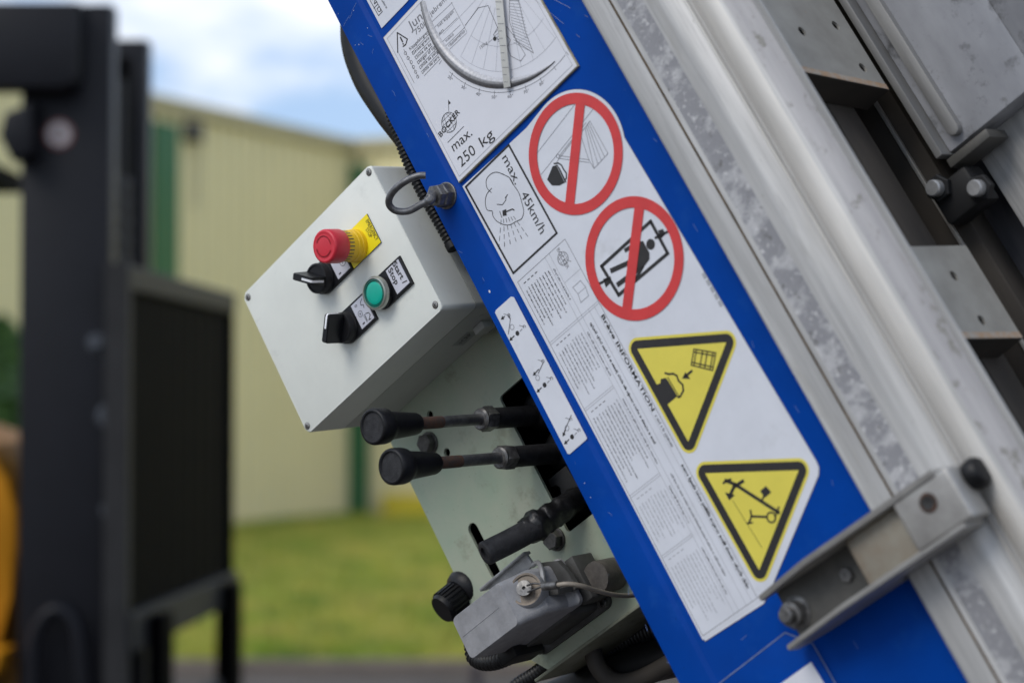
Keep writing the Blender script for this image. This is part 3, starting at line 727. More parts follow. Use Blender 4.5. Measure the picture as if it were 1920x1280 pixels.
def pic2(bm):
    stroke(bm, px([(1129, 499), (1221, 415), (1253, 475), (1161, 553)]), .0030, nA, 0, closed=True)
    for p, q in (((1240, 441), (1250, 434)), ((1129, 530), (1141, 521))):
        stroke(bm, px([(p[0] - 10, p[1] + 5), (q[0] + 4, q[1])]), .0022, nA)
    for cx, cy in ((1241, 440), (1138, 531)): flat(bm, px([(cx - 6, cy - 8), (cx + 3, cy - 11), (cx + 8, cy - 1), (cx - 1, cy + 8)]), nA)
    flat(bm, circ(P(1221, 458), .0044, 24), nA)
    flat(bm, px([(1189, 465), (1198, 452), (1207, 452), (1219, 474), (1219, 486), (1207, 502), (1196, 508), (1186, 494)]), nA)
    stroke(bm, px([(1196, 455), (1174, 469)]), .0034, nA); stroke(bm, px([(1206, 500), (1192, 525)]), .0028, nA)
    stroke(bm, px([(1190, 488), (1148, 507)]), .0042, nA); stroke(bm, px([(1196, 506), (1160, 533)]), .0042, nA)
signring(c1, .0092, 'prohibition_ring', pic1, px([(1090, 190), (1069, 388)]))
signring(c2, .0092, 'prohibition_ring', pic2, px([(1201, 382), (1176, 586)]))

# warning triangles
def tri_off(c, Sr, rot, off, k=8):
    pts = []
    for j, a in enumerate((210, 330, 90)):
        a_ = rad(a) + rot; v = (c[0] + Sr * math.cos(a_), c[1] + Sr * math.sin(a_))
        if off == 0: pts.append(v); continue
        for i in range(k + 1):
            t = a_ + rad(-60 + 120 * i / k); pts.append((v[0] + off * math.cos(t), v[1] + off * math.sin(t)))
    return pts
def warn(c, rot, draw):
    bm = NB(); flat(bm, tri_off(c, .0509, rot, .0092), nA, 0); flat(bm, tri_off(c, .0509, rot, .0068), nB, 1); flat(bm, tri_off(c, .0509, rot, 0), nC, 0)
    obj('warning_triangle', bm, ['print_yellow', 'print_black'], big, smooth=False, recalc=False)
    bm = NB(); draw(bm); obj('pictogram', bm, 'print_black', big, smooth=False, recalc=False)
nD = .0014
def pic3(bm):
    flat(bm, px([(1232, 721), (1240, 718), (1241, 710), (1250, 708), (1254, 712), (1272, 742), (1254, 757), (1246, 752)]), nD)
    stroke(bm, px([(1254, 707), (1275, 743)]), .0008, nD)
    stroke(bm, px([(1249, 699), (1256, 701), (1264, 700), (1271, 704), (1274, 713), (1282, 721), (1283, 732), (1277, 743), (1273, 744)]), .0016, nD)
    stroke(bm, px([(1299, 695), (1287, 705)]), .0020, nD); flat(bm, px([(1281, 709), (1287, 697), (1296, 710)]), nD)
    a, b, c, d = [Vector(q) for q in px([(1303, 654), (1344, 661), (1338, 694), (1298, 684)])]
    for t in (0, .12, .40, .62, .88, 1.): stroke(bm, [a.lerp(b, t), d.lerp(c, t)], .0010, nD)
    for t in (0, .18, .82, 1.): stroke(bm, [a.lerp(d, t), b.lerp(c, t)], .0010, nD)
def pic4(bm):
    stroke(bm, px([(1362, 900), (1380, 907), (1462, 960)]), .0028, nD); stroke(bm, px([(1395, 901), (1378, 912), (1371, 927)]), .0028, nD)
    flat(bm, px([(1361, 922), (1380, 927), (1369, 937)]), nD); stroke(bm, px([(1358, 905), (1365, 900), (1372, 898)]), .0018, nD)
    flat(bm, px([(1427, 920), (1438, 910), (1448, 922), (1436, 932)]), nD); stroke(bm, px([(1434, 930), (1430, 938)]), .0016, nD)
    ringf(bm, P(1448, 969), .0032, .0046, nD, 0, 24); stroke(bm, px([(1440, 968), (1410, 967)]), .0018, nD); stroke(bm, px([(1409, 956), (1411, 967), (1406, 980)]), .0016, nD); stroke(bm, px([(1402, 980), (1413, 979)]), .0012, nD)
    stroke(bm, px([(1462, 950), (1455, 968)]), .0016, nD); stroke(bm, px([(1376, 938), (1430, 1025)]), .0004, nD)
warn((.2064, -.0078), .0086, pic3); warn((.3234, -.0068), .0163, pic4)
# wind speed box
bm = NB(); stroke(bm, px([(955, 272), (1045, 437), (963.5, 512), (874.4, 350.5)]), .0019, nA, 0, closed=True)
text(bm, 'max.', P(941, 297, nA), P(966, 347, nA), .0082, nA); text(bm, '45km/h', P(976, 366, nA), P(1013, 440, nA), .0085, nA)
stroke(bm, smooth_path([Vector((*q, 0)) for q in px([(922, 361), (914, 352), (913, 337), (922, 326), (933, 323), (944, 327), (957, 334), (965, 348), (974, 362), (980, 382), (983, 397), (979, 410), (969, 415), (958, 421), (945, 421), (932, 414), (925, 404), (924, 396), (914, 393), (911, 378), (914, 364), (923, 353)])], 4), .0006, nA)
stroke(bm, px([(943, 326), (956, 333), (963, 346)]), .0006, nA); stroke(bm, px([(933, 383), (943, 384), (949, 376), (951, 366)]), .0006, nA); stroke(bm, px([(948, 371), (953, 365)]), .0006, nA)
flat(bm, px([(943, 395), (950, 392), (951, 404), (944, 405)]), nA); stroke(bm, px([(950, 397), (962, 392), (965, 394)]), .0010, nA); stroke(bm, px([(942, 408), (938, 396)]), .0006, nA)
for r_ in range(4):
    for j in range(6):
        t = j / 5; o0 = Vector((941, 408)).lerp(Vector((962, 403)), t); e1 = Vector((936, 470)).lerp(Vector((992, 445)), t); a, b = o0.lerp(e1, .06 + .25 * r_), o0.lerp(e1, .20 + .25 * r_)
        stroke(bm, px([tuple(a), tuple(b)]), .0005, nA)
obj('wind_limit_notice', bm, 'print_black', big, smooth=False, recalc=False)
# instruction text block: ruled boxes, headings and paragraphs too small to read
bm = NB(); W = .00045
vL, vM, vN, vR = -.1092, -.0722, -.0668, -.0455
us = [.0465, .1090, .1742, .2573, .3136, .3848]
flat(bm, [(.0452, -.1112), (.3875, -.1112), (.3875, -.0448), (.0452, -.0448)], .0007, 3)
stroke(bm, [(us[0], vL), (us[-1], vL), (us[-1], vR), (us[0], vR)], W, nA, 1, closed=True)
for u in us[1:-1]:
    stroke(bm, [(u - .0010, vL), (u - .0010, vM if u > .12 else vR)], W, nA, 2); stroke(bm, [(u + .0010, vL), (u + .0010, vM if u > .12 else vR)], W, nA, 2)
for v in (vM, vN): stroke(bm, [(us[0], v), (us[-1], v)], W * .8, nA, 2)
for v in (-.0580, -.0515): stroke(bm, [(us[1], v), (us[-1], v)], W * .8, nA, 2)
stroke(bm, [(.0760, vN), (.0760, vR)], W * .8, nA, 2)
rr = random.Random(5)
def para(u0, u1, v0, v1, lines, mi, h):
    for i in range(lines):
        v = v1 - (v1 - v0) * (i + .5) / lines; u = u0 + (rr.random() * .002); end = u1 - (u1 - u0) * rr.random() * .30
        cw = h * .52
        while u < end:
            for c_ in range(1 + int(rr.random() * 9)):
                b0 = v - h / 2 - (h * .30 if rr.random() < .10 else 0); b1 = v + h * .22 + (h * .30 if rr.random() < .28 else 0); w_ = cw * (.45 + .4 * rr.random())
                flat(bm, [(u, b0), (u + w_, b0), (u + w_, b1), (u, b1)], nA, mi); u += cw
                if u > end: break
            u += cw * .9
for i in range(5):
    a, b = us[i], us[i + 1]; dk = 0 if i == 0 else (1 if i in (1, 2) else 2)
    for j in range(4): flat(bm, [(a + .0045, vL + .005 + j * .005), (a + .0053, vL + .005 + j * .005), (a + .0053, vL + .008 + j * .005), (a + .0045, vL + .008 + j * .005)], nA, dk)
    para(a + .010, b - .008, vL + .0025, vM - .0015, 9, dk, .0013)
    para(a + .012, b - .006, vM + .0005, vN - .0005, 1, 1, .0018)
para(.118, .250, -.0655, -.0590, 1, 0, .0024); para(.262, .375, -.0655, -.0590, 1, 1, .0022)
para(.262, .378, -.0510, -.0462, 1, 0, .0030)
text(bm, 'Brève INFORMATION', (.1200, -.0502), (.2120, -.0502), .0036, nA, 0, .03)
para(.2150, .2500, -.0510, -.0462, 1, 1, .0028)
T = globe(bm, (.0585, -.0565), .0058, nA, 1, .0004); text(bm, 'BOCKER', T(-1.7, -.3), T(1.7, -.3), .0036, nA, 1); stroke(bm, [T(.6, .5), T(1.2, 1.0)], .0005, nA, 1)
bk = [(.0840, -.0615), (.0840, -.0515), (.0915, -.0500), (.0990, -.0515), (.0990, -.0615), (.0915, -.0600)]
stroke(bm, bk, .0008, nA, 2, closed=True); stroke(bm, [bk[2], bk[5]], .0006, nA, 2)
for k_ in range(5): stroke(bm, [P(1320 + k_ * 7.5, 514 + k_ * 13), P(1323 + k_ * 7.5, 520 + k_ * 13)], .0030, nA, 2)
obj('instruction_text', bm, ['print_black', 'print_grey', 'print_lightgrey', 'sticker_white'], big, smooth=False, recalc=False)
big['label'] = 'large white safety sticker with red prohibition rings and yellow warning triangles'

bm = NB(); stroke(bm, edge, .0009, .00018, closed=True); obj('edge_grime', bm, 'edge_dirt', big, smooth=False, recalc=False)
# ---- narrow lever label on the raised strip
NL = .0036
bm = NB(); prism(bm, px([(928, 586), (930, 581), (958, 556), (963, 557), (1100, 820), (1100, 823), (1068, 851), (1064, 850)], NL), .0031, NL); lab = obj('lever_label', bm, 'sticker_white', lift, smooth=False)
nl = NL + .0002
def q_(p): return tuple(P(p[0], p[1], nl)[:2])
def arrow(bm, a, b, w=.0009, h=.0034):
    a = Vector(q_(a)); b = Vector(q_(b)); d = (b - a).normalized(); o = Vector((-d.y, d.x)); stroke(bm, [a, b - d * h * .6], w, nl); flat(bm, [b, b - d * h + o * h * .55, b - d * h - o * h * .55], nl)
def hook(bm, p, s=1.):
    c = Vector(q_(p)); stroke(bm, circ((c.x, c.y), .0014 * s, 12, rad(30), rad(300), True), .0005, nl, 1); stroke(bm, [c + Vector((-.004, -.004)) * s, c], .0005, nl, 1)
def lp1(bm):
    stroke(bm, [q_((953, 626)), q_((957, 597)), q_((954, 590))], .0007, nl, 1); arrow(bm, (946, 593), (939, 599)); hook(bm, (954, 591)); flat(bm, [q_((952, 592)), q_((956, 599)), q_((955, 592))], nl); stroke(bm, circ(q_((960, 613)), .0022, 14, end=True), .0004, nl, 1)
def lp2(bm):
    stroke(bm, [q_((1009, 700)), q_((1019, 678))], .0008, nl, 1); arrow(bm, (1010, 692), (999, 704)); hook(bm, (1018, 677)); stroke(bm, circ(q_((1008, 708)), .0022, 14, end=True), .0004, nl, 1)
def lp3(bm):
    stroke(bm, [q_((1058, 808)), q_((1071, 778))], .0008, nl, 1); arrow(bm, (1060, 806), (1055, 818)); hook(bm, (1070, 786)); stroke(bm, circ(q_((1063, 802)), .0022, 14, end=True), .0004, nl, 1)
for (ox, oy), dr in (((970, 624.5), lp1), ((1021, 721.5), lp2), ((1072.5, 818.5), lp3)):
    bm = NB(); dr(bm)
    flat(bm, circ(q_((ox, oy)), .0021, 20), nl); arrow(bm, (ox - 6, oy + 5), (ox - 15, oy + 14)); hook(bm, (ox + 13, oy - 12)); stroke(bm, [q_((ox + 5, oy - 4)), q_((ox + 9, oy - 8))], .0005, nl, 1)
    obj('pictogram', bm, ['print_black', 'print_grey'], lab, smooth=False, recalc=False)
# scratches and paint chips
bm = NB(); rs = random.Random(11)
for (x, y, l, a) in [(668, 6, 16, 118), (660, 22, 14, 110), (655, 30, 12, 122), (648, 42, 9, 115), (690, 66, 8, 20), (676, 80, 7, 40), (700, 92, 9, 100), (735, 170, 12, 60), (800, 250, 8, 62), (1130, 1010, 10, 60), (1180, 1100, 14, 95), (1140, 960, 9, 40), (1210, 1170, 12, 70), (860, 470, 8, 30), (905, 520, 7, 64)]:
    d = (math.cos(rad(a)) * l, math.sin(rad(a)) * l); mid = (x + d[0] * .5 + rs.random() * 3 - 1.5, y + d[1] * .5 + rs.random() * 3 - 1.5)
    stroke(bm, px([(x, y), mid, (x + d[0], y + d[1])], .00315), .00035, .00315)
for (x, y, l, a) in [(1180, 150, 14, 62), (1225, 260, 9, 40), (1300, 420, 16, 60), (1410, 640, 12, 75), (1490, 760, 15, 58), (1560, 900, 10, 80), (1250, 1240, 20, 30), (1600, 1200, 18, 60), (1400, 1190, 14, 140)]:
    d = (math.cos(rad(a)) * l, math.sin(rad(a)) * l); stroke(bm, px([(x, y), (x + d[0], y + d[1])], .00015), .00035, .00016)
obj('paint_scratches', bm, 'scratch_blue', lift, smooth=False, recalc=False)['kind'] = 'stuff'
bm = NB()
for (x, y, r_) in ((918, 546, .0018), (634, 26, .0005), (663, 20, .0005), (689, 53, .0006), (666, 85, .0005), (673, 84, .0006), (1096, 905, .0006), (1107, 932, .0006), (1141, 1077, .0016)):
    c = P(x, y, .0032); flat(bm, [(c[0] + r_ * (.6 + .6 * random.random()) * math.cos(t), c[1] + r_ * (.4 + .4 * random.random()) * math.sin(t)) for t in [i * .785 for i in range(8)]], .0032, 0 if (x, y) != (1141, 1077) else 1)
obj('paint_chips', bm, ['label_silver', 'screw_dark'], lift, smooth=False, recalc=False)['kind'] = 'stuff'

# ---- green passivated mounting plate behind the panel edge
D_ = -.100
def px1(x, y, n=D_): return tuple(P(x, y, n)[:2])
outer = [(-.135, -.408), (.225, -.408), (.2600, -.393), (.3078, -.3560), (.3078, -.118), (-.135, -.118)]
opening = rrect(.0730, .2168, -.2640, -.130, .004, 4)
slot_c = [px1(887, 992), px1(928, 1072)]
slot = circ(slot_c[1], .0062, 10, rad(-90), rad(90), True) + circ(slot_c[0], .0062, 10, rad(90), rad(270), True)
holes = [opening, slot, circ(px1(838, 848), .0042, 16), circ(px1(806, 778), .0042, 16)]
plate = holed_plate('mounting_plate', outer, holes, D_ - .003, D_, 'green_plate', lift)
for (x, y) in ((806, 830), (1043, 1010)):
    bm = NB(); c = P(x, y, D_); hexhead(bm, (c.x, c.y, D_), (0, 0, 1), .0092, .0075, (.0108, .0022)); obj('bolt', bm, 'bolt_dark', plate)
bm = NB(); box(bm, (.3085, -.372, -.165), (.3115, -.118, -.0945), .0006); obj('lower_flange', bm, 'plate_underside', plate)
# black box added behind the plate so its openings stay dark
bm = NB(); box(bm, (-.125, -.395, -.30), (.285, -.115, -.215)); box(bm, (-.125, -.395, -.2149), (-.121, -.115, -.1035)); box(bm, (.281, -.380, -.2149), (.285, -.115, -.1035)); box(bm, (-.1205, -.395, -.2149), (.2805, -.391, -.1035)); obj('dark_backing', bm, 'valve_black', lift)
# valve block inside the opening
bm = NB()
box(bm, (.060, -.275, -.21), (.235, -.105, -.150), .004)
for u_ in (.098, .142, .186): lathe(bm, [(.020, -.15), (.020, -.128), (.016, -.122), (.0115, -.120)], 32, Matrix.Translation((u_, -.248, 0)))
obj('valve_block', bm, 'valve_black', lift)
cl = px([(1026, 900), (1060, 873), (1096, 930), (1045, 960), (1041, 934), (1053, 926), (1051, 913), (1043, 908), (1034, 914)], -.112)
bm = NB(); prism(bm, cl, -.118, -.112, bev=.0006); obj('valve_bracket', bm, 'valve_plate', lift)

# ---- two rubber-gripped control levers
def lever(name, base_px, nb, tip_px, nt, label):
    a = P(*base_px, nb); b = P(*tip_px, nt); ax = (b - a); ln = ax.length; Mx = frame_to(a, ax)
    t = empty(name, parent=lift); t['label'] = label
    bm = NB(); lathe(bm, [(.0096, -.03), (.0096, ln - .1525), (.0088, ln - .1515)], 32, Mx); obj('socket', bm, 'rubber_worn', t)
    bm = NB(); k0 = ln - .1515
    hexhead(bm, Mx @ Vector((0, 0, k0)), ax, .0118, .0125); lathe(bm, [(.0100, k0 + .0115), (.0100, k0 + .0140), (.0085, k0 + .0155)], 24, Mx); obj('lock_nut', bm, 'zinc_steel', t)
    bm = NB(); lathe(bm, [(.0052, k0), (.0052, ln - .0800)], 24, Mx); obj('rod', bm, 'rod_steel', t)
    bm = NB(); lathe(bm, [(.00535, ln - .0860), (.00545, ln - .0800), (.00545, ln - .045)], 24, Mx); obj('rusty_rod_end', bm, 'rust', t)
    g = ln - .0555
    prof_ = [(.0056, g + .001), (.0088, g), (.0098, g + .003), (.0112, g + .020), (.0124, g + .033), (.0134, g + .0365), (.0150, g + .0390), (.0156, g + .0420), (.0158, g + .0515), (.0153, g + .0538), (.0140, g + .0547), (.0128, g + .0545), (.0122, g + .0530), (0, g + .0530)]
    bm = NB(); lathe(bm, prof_, 48, Mx, mis=[0] * 11 + [1, 1], cap=False); obj('grip', bm, ['rubber', 'rubber_worn'], t, angle=50)
lever('control_lever', (1010, 778), -.13, (696, 800), .087, 'upper control lever with black rubber grip and rusty rod')
lever('control_lever', (1051, 848.7), -.13, (731, 875), .091, 'lower control lever with black rubber grip and rusty rod')
# third lever: gripless, wrapped with tape
t = empty('taped_lever', parent=lift); t['label'] = 'bent black lever wrapped in tape, below the two gripped levers'
bm = NB(); tube(bm, [P(1000, 990, -.048), P(960, 1012, -.028), P(912, 1036, -.005)], .0108, k=24, cap=True); a = P(912, 1036, -.005); d = (P(912, 1036, -.005) - P(960, 1012, -.028)).normalized()
lathe(bm, [(.0108, -.001), (.0108, .0012), (.0096, .0024), (.0058, .0022), (.0050, -.012), (0, -.012)], 24, frame_to(a, d), cap=False); obj('handle', bm, 'rubber_worn', t, angle=60)
bm = NB(); tube(bm, [P(985, 997, -.043), P(1004, 986, -.052), P(1022, 975, -.062), P(1048, 958, -.078), P(1075, 940, -.098), P(1100, 926, -.125)], .012, k=20, sub=10,
     rfun=lambda s_: .0122 + .0022 * math.exp(-((s_ - .22) / .12) ** 2) - .0012 * s_ + .0005 * math.sin(s_ * 31))
from mathutils import noise as mnoise
for v in bm.verts: v.co += mnoise.noise_vector(v.co * 120) * .0022 + mnoise.noise_vector(v.co * 300) * .0008
obj('tape_wrap', bm, 'tape', t, angle=60)

# ---- control box
cu0, cu1, cv0, cv1 = -.1395, .0162, -.4075, -.1945
cb = empty('control_box', parent=lift); cb['label'] = 'light grey control box with emergency stop, start button and two selector switches'
bm = NB(); prism(bm, rrect(cu0, cu1, cv0, cv1, .0048, 6), -.0442, 0, bev=.0016, seg=3); obj('lid', bm, 'grey_plastic', cb, angle=40)
bm = NB(); prism(bm, rrect(cu0 + .0012, cu1 - .0012, cv0 + .0012, cv1 - .0012, .0048, 6), -.0458, -.0438); obj('gasket', bm, 'gasket', cb)
bm = NB(); prism(bm, rrect(cu0 + .0003, cu1 - .0003, cv0 + .0003, cv1 - .0003, .0048, 6), D_ + .0005, -.0456); obj('base', bm, 'grey_plastic_base', cb, angle=40)
for (x, y) in ((691.7, 323), (816.3, 571.6), (465.3, 557), (576.4, 798.2)):
    c = P(x, y, 0); bm = NB()
    lathe(bm, [(.0034, .00005), (.0034, .0004), (.0030, .0006), (.0022, .0009), (0, .0010)], 24, Matrix.Translation((c.x, c.y, 0)), mis=[1, 1, 0, 0], cap=False)
    for a in (.4, 1.97):
        d = Vector((math.cos(a), math.sin(a))) * .0018; stroke(bm, [(c.x - d.x, c.y - d.y), (c.x + d.x, c.y + d.y)], .0007, .0011, 1)
    obj('screw', bm, ['screw_steel', 'screw_dark'], cb)
# emergency stop
ec = P(668, 461, .001)
EM = Matrix.Translation((ec.x, ec.y, 0))
bm = NB()
q0 = P(688, 401, .001); q2 = P(664.3, 503.6, .001)
prism(bm, [(q0.x, q2.y), (q2.x, q2.y), (q2.x, q0.y), (q0.x, q0.y)], .0001, .0014, mi=1, capmi=0)
text(bm, 'EMERGENCY', P(685.5, 415, .0016), P(705, 452, .0016), .0042, .0016, 1); text(bm, 'STOP', P(685, 431, .0016), P(693.5, 447, .0016), .0042, .0016, 1)
obj('emergency_stop_label', bm, ['yellow_label', 'print_black'], cb, smooth=False)
bm = NB(); lathe(bm, [(.0152, .0015), (.0152, .0060), (.0147, .0066), (.0147, .0105), (.0142, .0110), (.0139, .0235)], 48, EM)
for i in range(26):
    a = i * 2 * math.pi / 26; c = Vector((ec.x + .0140 * math.cos(a), ec.y + .0140 * math.sin(a), .0195)); 
    d = Vector((math.cos(a), math.sin(a), 0)); s_ = Vector((-math.sin(a), math.cos(a), 0)) * .0005
    f = bm.faces.new([bm.verts.new(c + d * .0003 + s_ + Vector((0, 0, z))) if sg > 0 else bm.verts.new(c + d * .0003 - s_ + Vector((0, 0, z))) for sg, z in ((1, -.003), (-1, -.003), (-1, .003), (1, .003))]); f.material_index = 1
obj('emergency_stop_collar', bm, ['yellow_plastic', 'bolt_dark'], cb)
bm = NB(); lathe(bm, [(.0138, .0225), (.0150, .0232), (.0155, .0248), (.0155, .0385), (.0151, .0403), (.0140, .0413), (.0128, .0415), (.0122, .0412), (.0100, .0416), (0, .0419)], 64, EM)
obj('emergency_stop_button', bm, 'red_plastic', cb, angle=60)
bm = NB()
stroke(bm, circ((ec.x, ec.y), .0092, 30, rad(70), rad(205), True), .0009, .0421); stroke(bm, circ((ec.x, ec.y), .0092, 30, rad(250), rad(385), True), .0009, .0421)
for a in (205, 385):
    c = Vector((ec.x + .0092 * math.cos(rad(a)), ec.y + .0092 * math.sin(rad(a)))); tdir = Vector((-math.sin(rad(a)), math.cos(rad(a)))); o = Vector((math.cos(rad(a)), math.sin(rad(a))))
    flat(bm, [c + tdir * .0022, c + o * .0012, c - o * .0012], .0421)
obj('turn_arrows', bm, 'red_plastic_dark', cb, smooth=False, recalc=False)
# selector switches and start button share one legend holder shape
def holder(ax):
    bm = NB(); pts = [(ax.x + .0148, ax.y + .0372), (ax.x - .0148, ax.y + .0372)] + circ((ax.x, ax.y), .0148, 20, rad(180), rad(360), True)
    prism(bm, pts, .0001, .0030, bev=.0012, seg=2); obj('legend_holder', bm, 'black_plastic', cb, angle=25)
def legend(pts, draw):
    bm = NB(); prism(bm, pts, .0029, .0034); draw(bm); obj('legend_plate', bm, ['label_silver', 'print_black'], cb, smooth=False, recalc=False)
def selector(x, y, ang, draw):
    ax = P(x, y, .002); holder(ax)
    legend([(ax.x - .0125, ax.y + .0355), (ax.x - .0125, ax.y + .0165), (ax.x + .0125, ax.y + .0165), (ax.x + .0125, ax.y + .0355)], lambda bm: draw(bm, ax))
    Mx = Matrix.Translation((ax.x, ax.y, 0)) @ Matrix.Rotation(ang, 4, 'Z')
    bm = NB(); lathe(bm, [(.0148, .0029), (.0148, .0045), (.0143, .0050), (.0140, .0112), (.0134, .0120), (.0118, .0121), (.0115, .0113), (0, .0113)], 48, Mx); obj('selector_collar', bm, 'black_plastic_soft', cb)
    bm = NB(); sec = [(-.0132, .0112), (.0126, .0112), (.0138, .0135), (.0134, .0285), (.0122, .0296), (-.0118, .0296), (-.0132, .0280)]
    L_ = [bm.verts.new(Mx @ Vector((x_, -.0032 if z_ > .02 else -.0042, z_))) for x_, z_ in sec]; R_ = [bm.verts.new(Mx @ Vector((x_, .0032 if z_ > .02 else .0042, z_))) for x_, z_ in sec]
    bm.faces.new(L_); bm.faces.new(R_[::-1]); k = len(sec)
    for i in range(k): bm.faces.new((L_[i], L_[(i + 1) % k], R_[(i + 1) % k], R_[i]))
    bmesh.ops.recalc_face_normals(bm, faces=bm.faces); bmesh.ops.bevel(bm, geom=list(bm.edges), offset=.0006, segments=2, affect='EDGES')
    obj('selector_knob', bm, 'black_plastic', cb)
    bm = NB(); w_ = .0011
    prev = None
    for x_, z_ in ((.0000, .0298), (.0120, .0298), (.0137, .0286), (.0140, .0150)):
        cur = [bm.verts.new(Mx @ Vector((x_, s_ * w_, z_))) for s_ in (-1, 1)]
        if prev: bm.faces.new((prev[0], prev[1], cur[1], cur[0]))
        prev = cur
    obj('pointer_mark', bm, 'white_print', cb, recalc=False)
def d1(bm, ax):
    n = .0036
    text(bm, 'A', (ax.x + .0008, ax.y + .0290), (ax.x + .0042, ax.y + .0290), .0036, n, 1); ringf(bm, (ax.x + .0025, ax.y + .0307), .0036, .0041, n, 1, 24)
    text(bm, '1', (ax.x + .0088, ax.y + .0200), (ax.x + .0100, ax.y + .0200), .0034, n, 1)
def d2(bm, ax):
    n = .0036
    text(bm, '0', (ax.x - .0100, ax.y + .0205), (ax.x - .0078, ax.y + .0205), .0034, n, 1); text(bm, '1', (ax.x + .0088, ax.y + .0200), (ax.x + .0100, ax.y + .0200), .0034, n, 1)
    text(bm, 'A', (ax.x - .0012, ax.y + .0215), (ax.x + .0012, ax.y + .0215), .0026, n, 1); ringf(bm, (ax.x, ax.y + .0228), .0026, .0030, n, 1, 24)
    stroke(bm, [(ax.x - .0100, ax.y + .0325), (ax.x - .0085, ax.y + .0290), (ax.x - .0060, ax.y + .0280), (ax.x - .0045, ax.y + .0310), (ax.x - .0020, ax.y + .0300)], .0006, n, 1)
    stroke(bm, [(ax.x + .0035, ax.y + .0285), (ax.x + .0050, ax.y + .0325), (ax.x + .0075, ax.y + .0330), (ax.x + .0105, ax.y + .0290), (ax.x + .0110, ax.y + .0320)], .0007, n, 1)
    for k_ in range(3): stroke(bm, circ((ax.x + .0045 + .0026 * k_, ax.y + .0265), .0010, 10, end=True), .0004, n, 1)
selector(607, 521.5, rad(45), d1); selector(651, 614, rad(135), d2)
ax = P(716, 549, .002); holder(ax)
def d3(bm):
    text(bm, 'Start /', P(735.5, 495.5, .0036), P(756.5, 534, .0036), .0058, .0036, 1, .022); text(bm, 'Stop', P(727.5, 507, .0036), P(741.5, 535, .0036), .0058, .0036, 1, .022)
legend([(ax.x - .0125, ax.y + .0352), (ax.x - .0125, ax.y + .0165), (ax.x + .0125, ax.y + .0165), (ax.x + .0125, ax.y + .0352)], d3)
GM = Matrix.Translation((ax.x, ax.y, 0))
bm = NB(); lathe(bm, [(.0146, .0029), (.0146, .0075)], 48, GM); obj('button_collar', bm, 'black_plastic_soft', cb)
bm = NB(); lathe(bm, [(.0146, .0074), (.0153, .0078), (.0153, .0108), (.0146, .0122), (.0132, .0126), (.0128, .0116)], 64, GM, cap=False); obj('button_bezel', bm, 'bezel', cb)
bm = NB(); lathe(bm, [(.0128, .0116), (.0112, .0118), (.0108, .0112), (.0102, .0116), (.0070, .0120), (0, .0121)], 64, GM, mis=[1, 1, 1, 0, 0], cap=False); obj('start_button', bm, ['green_lens', 'green_lens_rim'], cb, angle=60)
# small fittings on the underside of the box
bm = NB(); c = P(896, 622, -.078); box(bm, (.0160, -.2335, -.088), (.0232, -.2195, -.072), .0012); box(bm, (.0195, -.2305, -.0885), (.0238, -.2225, -.0875), .0003, mi=1); obj('box_lug', bm, ['grey_plastic_base', 'screw_dark'], cb)
mat('grey_tape', (.30, .31, .30), .5)
bm = NB(); v0_, v1_ = -.2620, -.2385
for a, b in ((0, 1),):
    f = bm.faces.new([bm.verts.new((.01605, v, n)) for v, n in ((v0_, -.086), (v1_, -.086), (v1_, -.070), (v0_, -.070))]); f.material_index = 0
vs_, fs_ = text_mesh('+CRP'); x0 = min(v.x for v in vs_); x1 = max(v.x for v in vs_)
nv = [bm.verts.new((.01625, v0_ + .003 + (v.x - x0) / (x1 - x0) * .017, -.0755 - .0052 + v.y / .7 * .0062)) for v in vs_]
for f in fs_:
    try: bm.faces.new([nv[i] for i in f]).material_index = 1
    except Exception: pass
obj('cable_code_label', bm, ['grey_tape', 'print_black'], cb, smooth=False, recalc=False)

# ---- eye bolt screwed into the raised strip
eb = empty('eye_bolt', parent=lift)
c0 = P(838, 367, .003); d = (P(800, 373, .03) - c0); dn = Vector((0, 0, 1))
bm = NB(); hexhead(bm, (c0.x, c0.y, .0031), dn, .0108, .0085, (.0118, .0016)); hexhead(bm, (c0.x, c0.y, .0125), dn, .0098, .0075); obj('nut', bm, 'zinc_steel', eb)
bm = NB(); tube(bm, [Vector((c0.x, c0.y, .006)), Vector((c0.x, c0.y, .021)), P(806, 375, .026), P(789, 384, .031), P(765, 396, .038), P(742, 395, .044), P(730, 384, .049), P(731, 369, .052), P(744, 352, .052), P(764, 338, .049), P(784, 330, .045), P(798, 329, .041)], .0030, k=16, sub=8,
     rfun=lambda s_: .0046 if s_ < .16 else (.0042 if s_ < .22 else .0031)); obj('eye', bm, 'rod_steel', eb, angle=60)

# ---- corrugated conduit and hoses behind the panel edge
bm = NB(); corrugated(bm, [P(728, 190, -.035), P(745, 245, -.035), P(765, 300, -.035), P(790, 355, -.035), P(818, 405, -.036), P(846, 455, -.037)], .0062, .0040, .0014); obj('conduit', bm, 'conduit', lift, angle=60)
bm = NB(); a = P(846, 455, -.037); b = P(852, 466, -.037); tube(bm, [a, b], .0068, k=14, smooth=False, sub=1); obj('conduit_end', bm, 'hose', lift)
bm = NB(); tube(bm, [P(690, -60, -.09), P(672, 60, -.075), P(688, 140, -.065), P(722, 205, -.055), P(760, 262, -.05), P(800, 330, -.055)], .0165, k=18, sub=10, rfun=lambda s_: .0200 - .012 * s_); obj('hose', bm, 'hose', lift, angle=60)
bm = NB(); corrugated(bm, [P(1330, 1165, -.19), P(1250, 1172, -.19), P(1180, 1195, -.19), P(1130, 1240, -.19), P(1060, 1330, -.19)], .0210, .0042, .0012, 20); obj('conduit', bm, 'conduit', lift, angle=60)
